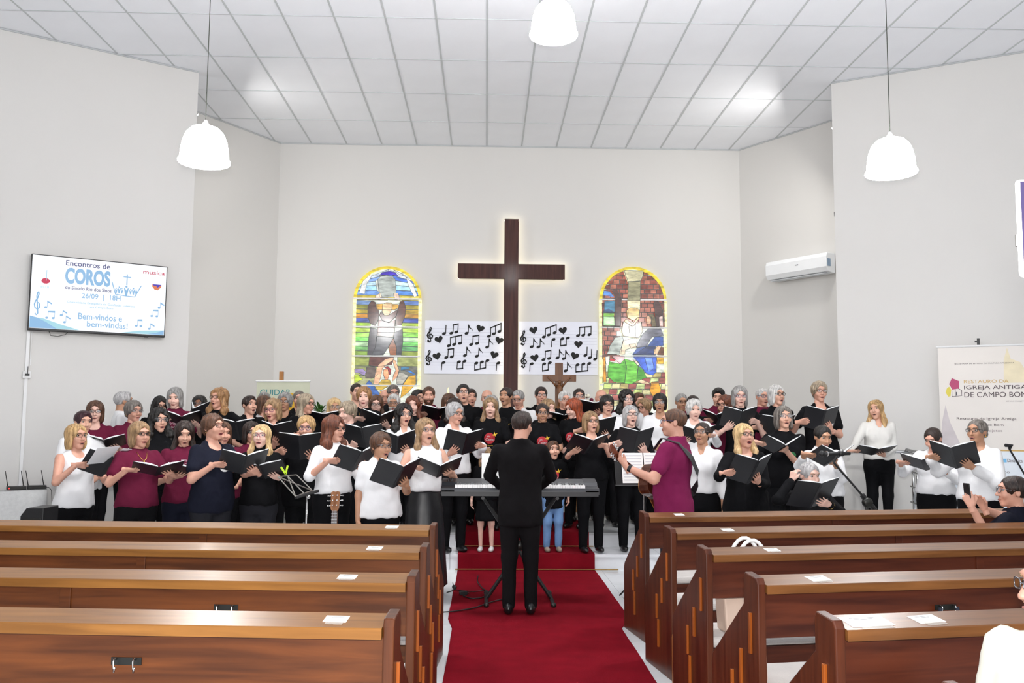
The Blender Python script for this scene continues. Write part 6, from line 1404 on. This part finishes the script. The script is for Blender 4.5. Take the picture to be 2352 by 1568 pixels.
d(1064, 883, 11.5, 2, (4, -8, 0), 'm', 1.15, ('short', 'black'), (K, 'short', 'crew'), gl=('rect', 'k'), pr=pr_green, skin='l', F=None, m=2)
d(1163, 890, 11.5, -12, (-14, -4, 0), 'f', .9, ('puff', 'dark'), (K, 'short', 'crew'), pr=pr_canto, skin='t', F=None, m=2, lips='n')
d(1258, 916, 11.35, 15, (15, 4, 0), 'f', .9, ('long', 'ash'), (K, 'short', 'crew'), skin='p', F=None)
d(1297, 897, 11.55, 8, (2, 6, 0), 'm', 1.1, ('short', 'white'), (K, 'short', 'crew'), gl=('rect', 's'), skin='n', F=(1290, 962, 60, 14, 0, 1))
d(1480, 915, 11.7, -30, (-15, 4, 0), 'f', 1.05, ('pixie', 'ash'), (Wt, 'long', 'crew'), gl=('rect', 'k'), skin='n', F=None)
d(1592, 908, 11.6, 0, (0, 6, 0), 'f', 1.0, ('puff', 'dark'), (K, 'long', 'crew'), skin='t', F=None)
d(1667, 907, 11.5, -30, (-20, 4, 0), 'f', 1.05, ('bobwave', 'auburn'), (Mr, 'long', 'crew'), gl=('rect', 'k'), skin='n', F=(1655, 968, 45, 22, -10, 1), m=0)
# back row
d(607, 900, 12.1, 10, (0, 4, 0), 'm', 1.05, ('short', 'grey'), (K, 'long', 'collar'), skin='n', F=None)
d(687, 897, 12.0, 10, (4, 2, 0), 'm', 1.05, ('crop', 'salt'), (K, 'long', 'collar'), skin='n', F=None)
d(819, 880, 12.3, 15, (6, 2, 0), 'm', 1.0, ('crop', 'dark'), (K, 'long', 'collar'), skin='l', F=None)
d(884, 894, 12.5, 5, (4, 6, 0), 'm', 1.05, ('bald', 'grey'), (K, 'long', 'collar'), skin='n', F=None)
d(903, 883, 12.2, 10, (6, 4, 0), 'm', 1.05, ('short', 'salt'), (K, 'long', 'collar'), gl=('rect', 'k'), skin='n', F=None)
d(905, 904, 11.95, 0, (0, 8, 0), 'm', 1.05, ('short', 'white'), (Wt, 'long', 'collar'), gl=('rect', 's'), skin='t', F=None, extras=('beard',))
d(960, 894, 12.0, 20, (10, 2, 0), 'm', 1.0, ('short', 'black'), (K, 'short', 'crew'), gl=('rect', 'k'), skin='l', F=None)
d(985, 887, 11.75, 4, (0, 6, 0), 'm', 1.05, ('crop', 'brown'), (Mr, 'short', 'crew'), skin='n', F=(1006, 952, 50, 16, 4, 1), extras=('beard',), m=0)
d(1081, 893, 12.1, 6, (8, 0, 0), 'm', 1.0, ('short', 'dark'), (K, 'long', 'crew'), skin='n', F=None)
d(1119, 894, 12.05, 0, (0, 8, 0), 'm', 1.05, ('bald', 'silver'), (Mr, 'short', 'crew'), skin='n', F=None)
d(1192, 894, 11.9, -5, (-10, 16, 0), 'm', 1.05, ('crop', 'grey'), (Wt, 'long', 'collar'), gl=('rect', 's'), skin='n', F=None, m=0)
d(1243, 888, 12.2, 3, (0, 2, 0), 'm', 1.05, ('short', 'dark'), (K, 'short', 'collar'), gl=('rect', 'k'), skin='n', F=None)
d(1330, 892, 12.3, 0, (0, 2, 0), 'm', 1.05, ('crop', 'dark'), (K, 'short', 'collar'), gl=('rect', 's'), skin='n', F=None)
d(1381, 894, 12.0, 4, (4, 2, 0), 'm', 1.05, (None, 'grey'), (Mr, 'short', 'crew'), gl=('rect', 's'), skin='n', F=(1362, 938, 50, 14, 0, 1))
d(1466, 901, 12.3, 5, (6, 6, 0), 'm', 1.05, ('short', 'brown'), (K, 'long', 'collar'), skin='n', F=None)
d(1565, 903, 11.9, 0, (2, 6, 0), 'm', 1.05, ('crop', 'grey'), (Mr, 'short', 'crew'), gl=('rect', 'k'), skin='t', F=None, m=0)
d(1650, 889, 11.95, -8, (-12, 14, 4), 'm', 1.0, ('short', 'black'), (Mr, 'short', 'crew'), skin='l', F=None, m=1)
d(1751, 891, 11.95, 4, (4, 2, 0), 'm', 1.05, ('crop', 'white'), (Mr, 'short', 'crew'), gl=('rect', 'b'), skin='n', F=None)
def rowname(i): return 'front row' if i < 15 else 'second row' if i < 26 else 'third row' if i < 43 else 'fourth row' if i < 61 else 'back row'
ranks = {}
for i, c in enumerate(CH): ranks.setdefault((rowname(i), c[0] < 1200), []).append((c[0], i))
pos = {}
for (rn, lf_), L in ranks.items():
    L.sort()
    for n, (_, i) in enumerate(L): pos[i] = '%s from left in the %s %s' % (ORD[n], 'left' if lf_ else 'right', rn)
# spread the singers along their sight lines so that nobody stands inside a neighbour
ys = [c[2] for c in CH]; fixed = [(1.0 * atY(1118, 1030, 10.3).x, 10.3), (atY(1270, 1013, 10.3).x, 10.3)]
for it in range(160):
    xy = [(atY(c[0], c[1], y).x, y) for c, y in zip(CH, ys)]; dy = [0.0] * len(CH)
    for i in range(len(CH)):
        for j in list(range(i + 1, len(CH))) + [-1, -2]:
            q = xy[j] if j >= 0 else fixed[j + 2]; ddx = abs(xy[i][0] - q[0]); ddy = q[1] - xy[i][1]; need = .50
            if ddx < .52:
                want = need * math.sqrt(max(0, 1 - (ddx / .52) ** 2))
                if abs(ddy) < want:
                    sgn = 1 if ddy > 0 or (ddy == 0 and j > i) else -1; push = .25 * (want - abs(ddy)) * sgn
                    dy[i] -= push
                    if j >= 0: dy[j] += push
    for i, c in enumerate(CH):
        lo_, hi_ = (8.2, 9.93) if c[2] < STEP1 else (10.27, 10.5) if c[2] < STEP2 else (10.92, 12.75)
        ys[i] = min(hi_, max(lo_, ys[i] + max(-.05, min(.05, dy[i])) + .01 * (c[2] - ys[i])))
for i, (px, top_, Y, rz, hd, kind, g, hair, tp, bt, gl, m_, F, ex) in enumerate(CH):
    Y = ys[i]; QL[0] = 1.0 if i < 26 else 1.15 if i < 43 else 1.35
    ex = dict(ex); ex.pop('bot', None); one = ex.pop('one', None); sc = ex.pop('shirt', None)
    if sc: tp = (sc, tp[1], tp[2])
    p = atY(px, top_, Y); lv = level(Y, p.x)
    hr = {'pixie': .02, 'band': .026, 'fringe': .017, 'bob': .018, 'bobwave': .018, 'long': .017, 'wavy': .02, 'curly': .022, 'short': .011}.get(hair[0], .008)
    H = p.z - lv - hr
    H = min(1.84, max(1.46, H))
    R = math.radians(rz); loc = Vector((p.x, Y, lv))
    arms = {}
    if F:
        fx, fy, tilt, phi, fyaw, sup = F[:6]; fl_ = F[6] if len(F) > 6 else ''
        fwd = Vector((math.sin(R), -math.cos(R), 0)); best = None
        for yy in np.linspace(Y - .62, Y + .2, 42):
            c = atY(fx, fy, yy); dd = (c - loc); dd.z = 0; f_ = dd.dot(fwd); e = abs(f_ - .39 - .25 * (g - 1)) + (.4 * max(0, dd.length - .55))
            if best is None or e < best[0]: best = (e, c)
        C = best[1]
        tilt = min(76, tilt + 12) if tilt < 62 else tilt
        fw = folder(C, R + math.radians(fyaw), tilt, phi, 'open black music folder held by person ' + pos[i], 's' in fl_, loose='l' in fl_)
        inv = Matrix.Rotation(-R, 4, 'Z') @ Matrix.Translation(-loc); FM = inv @ fw.matrix_world
        u0, n0, v0 = [Vector(FM.to_3x3().col[q]) for q in (0, 1, 2)]; Cl = FM.translation
        for s in (-1, 1):
            a = math.radians(phi); us = u0 * (s * math.cos(a)) + n0 * math.sin(a); nn = -u0 * (s * math.sin(a)) + n0 * math.cos(a)
            if s == sup: f = (-u0 * (s * .55) + v0 * .8).normalized(); pt = Cl + us * .11 - v0 * .10 - nn * .022; W = pt - f * .07; hp = 'flat'
            else: f = (-us * .85 + v0 * .45).normalized(); pt = Cl + us * .20 - v0 * .06 - nn * .018; W = pt - f * .06; hp = 'grip'
            arms[s] = (W, f, nn, hp, (s * .58, .30, -1))
        if one: arms.pop(one, None)
    elif kind == 'f' and i not in (8,): # hands folded loosely in front
        for s in (-1, 1): arms[s] = (Vector((s * .09, -.24 * g, H * .60)), (-s * .8, -.3, -.1), (0, 1, 0), 'rest', (s * .8, .4, -.8))
    who = 'person in %s %s%s, %s' % (TOPN[tp[0]], SLN[tp[1]], ' and glasses' if gl else '', pos[i])
    ex.setdefault('skin', 'l')
    person(loc, R, H, who, kind, g, hd, ex.pop('m', m_), hair, top=tp, bottom=bt, glasses=gl, arms=arms, **ex)
# ------------------------------------------------------------------ conductor, guitarist, children, seated people
QL[0] = 1.0
def loc_of(px, top_, Y, hr=.012): p = atY(px, top_, Y); return Vector((p.x, Y, level(Y, p.x))), p.z - level(Y, p.x) - hr
def to_local(w, loc, R): return Matrix.Rotation(-R, 4, 'Z') @ (Vector(w) - loc)
loc, H = loc_of(1196, 944, 7.86); R = math.radians(178)
person(loc, R, H, 'person in black suit seen from behind at the keyboard on the red aisle carpet', 'm', .98, (-24, 4, 0), 0, ('short', 'dark'), 'n', ('suit', 'long', 'crew'), ('suit', 'pants'), .435,
       arms={s: (Vector((s * .17, -.36, H * .61)), (-s * .25, -1, -.1), (0, 0, -1), 'grip', (s * 1.0, .5, -.35)) for s in (-1, 1)}, long_shirt=True, extras=('jacket',))
# guitarist
loc, H = loc_of(1546, 938, 7.86); R = math.radians(-122)
hw_ = atY(1438, 1072, 7.70); hl = to_local(hw_, loc, R); B_l = Vector((-.10, -.25, H * .615)); Bw = loc + Matrix.Rotation(R, 4, 'Z') @ B_l
tipw = atY(1392, 1027, 7.64); ax_ = (tipw - Bw).normalized(); Bw = tipw - ax_ * .775
fw_ = Vector((math.sin(R), -math.cos(R), 0)); gz = (fw_ - ax_ * fw_.dot(ax_)).normalized(); gy = gz.cross(ax_); M = Matrix.Identity(4)
for i in range(3): M[i][0], M[i][1], M[i][2], M[i][3] = ax_[i], gy[i], gz[i], Bw[i]
gt = guitar(M, 'dark brown acoustic guitar held by the person in magenta shirt', m_gdark)
Bl = to_local(Bw, loc, R); ul = Matrix.Rotation(-R, 4, 'Z') @ ax_
root, J, Mh, Zf = person(loc, R, H, 'person in magenta T-shirt and glasses playing guitar, back to the camera', 'm', 1.14, (20, 0, 0), 0, ('crop', 'brown'), 'n', ('wine', 'short', 'crew'), ('slate', 'pants'), .475, glasses=('rect', 'b'), long_shirt=True,
       arms={1: (hl, ul * .35 + Vector((.0, -.5, .75)), Vector((-.2, .9, .1)), 'grip', (.5, .1, -1)), -1: (Bl + Vector((-.12, -.10, .13)), (.8, -.3, -.5), (0, 1, 0), 'rest', (-.9, .3, .1))})
w_ = J[1][2].lerp(J[1][1], .14); MB().tube([w_ - (J[1][1] - J[1][2]).normalized() * .014, w_ + (J[1][1] - J[1][2]).normalized() * .014], .0335, 12).build('wrist_watch', m_black, root)
# strap: over the left shoulder, across the back to the guitar's tail
ws = [Vector((.10, -.13, H * .80)), Vector((.115, -.06, H * .852)), Vector((.10, .075, H * .835)), Vector((.03, .165, H * .76)), Vector((-.06, .185, H * .69)), Vector((-.135, .155, H * .635)), Vector((-.19, .10, H * .59)), Vector((-.215, .0, H * .56))]
sm = MB(); vv = []; ff = []
for i, q in enumerate(ws):
    tg = (ws[min(i + 1, len(ws) - 1)] - ws[max(i - 1, 0)]).normalized(); out = Vector(((0, -1, .3), (0, -.2, 1), (0, .8, .6), (.1, 1, .2), (-.1, 1, 0), (-.5, .9, 0), (-1, .4, 0), (-1, -.2, 0))[i]).normalized(); sd = tg.cross(out).normalized() * .036
    for dd in (sd, -sd): vv += [q + dd + out * .016, q + dd + out * .012]
for i in range(len(ws) - 1):
    b = i * 4; ff += [(b, b + 4, b + 6, b + 2), (b + 1, b + 3, b + 7, b + 5), (b, b + 1, b + 5, b + 4), (b + 2, b + 6, b + 7, b + 3)]
sm.add(vv, ff); so_ = sm.build('guitar_strap', mat('strap_grey', '2a2a2c', .6), gt); so_.matrix_parent_inverse = gt.matrix_world.inverted(); so_.matrix_basis = Matrix.Translation(loc) @ Matrix.Rotation(R, 4, 'Z')
# children on the lower step
loc, H = loc_of(1270, 1013, 10.3)
person(loc, 0.1, H, 'child in black T-shirt with red print and light blue jeans beside the keyboard', 'k', .95, (8, -8, 0), 1, ('short', 'brown'), 'l', ('black', 'short', 'crew'), ('denim', 'jeans'), .40, pr=pr_canto, shoes='taupe', lips='n', long_shirt=True)
loc, H = loc_of(1118, 1030, 10.3)
person(loc, -.1, H, 'child in short black dress with bare legs behind the sheet music', 'k', .95, (-6, 4, 0), 1, ('bob', 'ash'), 'p', ('black', 'short', 'crew'), ('black', 'dress'), .50, shoes='white', lips='n', long_shirt=True)
# seated singer with a hand at the ear
loc, H = loc_of(1856, 1060, 8.25); loc.z = 0; ztop = H + .0; Hs = 1.6; R = math.radians(10)
C = atY(1874, 1138, 7.85); fw = folder(C, R + .05, 40, 14, 'wide open black music folder held by the seated person in black', True, asym=4)
FM = Matrix.Rotation(-R, 4, 'Z') @ Matrix.Translation(-loc) @ fw.matrix_world; u0, n0, v0 = [Vector(FM.to_3x3().col[q]) for q in (0, 1, 2)]; Cl = FM.translation
f = (-u0 * .8 + v0 * .35).normalized()
ear = to_local(atY(1822, 1090, 8.12), loc, R)
root, J, Mh, Zf = person(loc, R, Hs, 'seated person in black with one hand raised to the ear', 'f', 1.1, (8, 10, 0), 1, ('bun', 'silver'), 'p', ('black', 'long', 'crew'), ('black', 'pants'), .5, seat=Hs - ztop, pr=pr_seat,
       arms={1: (Cl + u0 * .10 - v0 * .06 - n0 * .03 - f * .06, f, n0, 'flat', (.9, .2, -.6)), -1: (ear + Vector((-.02, 0, -.05)), (.35, 0, 1), (1, .2, 0), 'grip', (-.9, -.3, -.7))})
w_ = J[1][2].lerp(J[1][1], .12); dv = (J[1][1] - J[1][2]).normalized() * .01; MB().tube([w_ - dv, w_ + dv], .034, 12).build('bracelet', m_goldj, root)
t = empty('chair', (loc.x, loc.y + .02, 0), R); tag(t, 'black padded chair under the seated singer behind the front right pew', 'chair'); zs = Zf(.50) - .10
MB().box((-.22, -.26, zs - .05), (.22, .2, zs)).build('seat', m_black, t, bevel=.015); MB().box((-.21, .21, zs + .12), (.21, .25, zs + .42)).build('backrest', m_black, t, bevel=.015)
for sx in (-.19, .19):
    for sy in (-.22, .2): MB().tube([(sx, sy, 0), (sx, sy, zs - .04)], .012, 8).build('leg', m_dkmetal, t)
    MB().tube([(sx, .2, zs - .04), (sx, .23, zs + .35)], .012, 8).build('back_post', m_dkmetal, t)
# visitor in the second right pew, filming with a phone
loc, H = loc_of(2322, 1092, 6.66); loc.z = 0; Hs = 1.6; R = math.radians(-138)
ph = atY(2222, 1133, 6.45); pl_ = to_local(ph, loc, R)
root, J, Mh, Zf = person(loc, R, Hs, 'seated person in dark shirt filming with a phone in the second right pew', 'f', 1.15, (34, -2, 0), 0, ('pony', 'dark'), 'n', ('navy', 'short', 'crew'), ('black', 'pants'), .5, glasses=('round', 's'), seat=Hs - H,
       arms={1: (pl_ + Vector((.02, .03, -.09)), (-.1, -.35, 1), (-.6, -.2, 0), 'grip', (.7, .0, -1)), -1: (pl_ + Vector((-.05, .05, -.10)), (.2, -.35, 1), (.6, -.2, 0), 'grip', (-.6, .2, -1))})
t = empty('mobile_phone'); t.matrix_world = Matrix.Translation(ph) @ Matrix.Rotation(R + .9, 4, 'Z') @ Matrix.Rotation(.1, 4, 'X'); tag(t, 'dark phone held up by the seated person in dark shirt', 'phone')
MB().box((-.037, -.0045, -.075), (.037, .0045, .075)).build('case', m_black, t, bevel=.004); MB().box((-.034, .0045, -.072), (.034, .0052, .072)).build('screen', mat('phone_screen', '6a7a70', .15, emit=.15), t); MB().box((.012, -.0065, .045), (.032, -.0045, .068)).build('camera_lens', m_dkmetal, t)
# visitor at the lower right corner
loc = Vector((1.80, 2.80, 0)); R = math.radians(-55); Hs = 1.68
person(loc, R, Hs, 'seated person in cream shirt and glasses cut by the lower right corner', 'm', 1.1, (-34, 0, 0), 0, ('short', 'grey'), 'n', ('cream', 'short', 'collar'), ('slate', 'pants'), .5, glasses=('rect', 's'), seat=.43)
# visitor beside the camera holding a phone up
loc = Vector((1.30, 1.14, 0)); R = math.radians(172); ph = atY(2398, 522, 1.42); pl_ = to_local(ph, loc, R)
person(loc, R, 1.78, 'standing person in dark shirt holding up a phone at the right edge', 'f', 1.0, (0, -6, 0), 0, ('bob', 'brown'), 'l', ('navy', 'short', 'crew'), ('slate', 'pants'), .5,
       arms={1: (pl_ + Vector((-.085, .03, -.10)), (.5, -.1, .9), (.9, -.3, -.4), 'grip', (-.7, -.3, -.5))})
t = empty('mobile_phone'); t.matrix_world = Matrix.Translation(ph) @ Matrix.Rotation(-.30, 4, 'Z'); tag(t, 'phone in a white case held up at the right picture edge', 'phone')
MB().box((-.04, -.006, -.082), (.04, .006, .082)).build('case', mat('phone_white', 'f4f2ee', .25, var=0), t, bevel=.006); MB().box((-.034, -.0072, -.077), (.034, -.0058, .077)).build('back_glass', mat('phone_back', '2a2440', .15, var=.2), t)
MB().box((-.043, -.003, -.03), (-.039, .003, -.01)).build('side_button', m_steel, t)
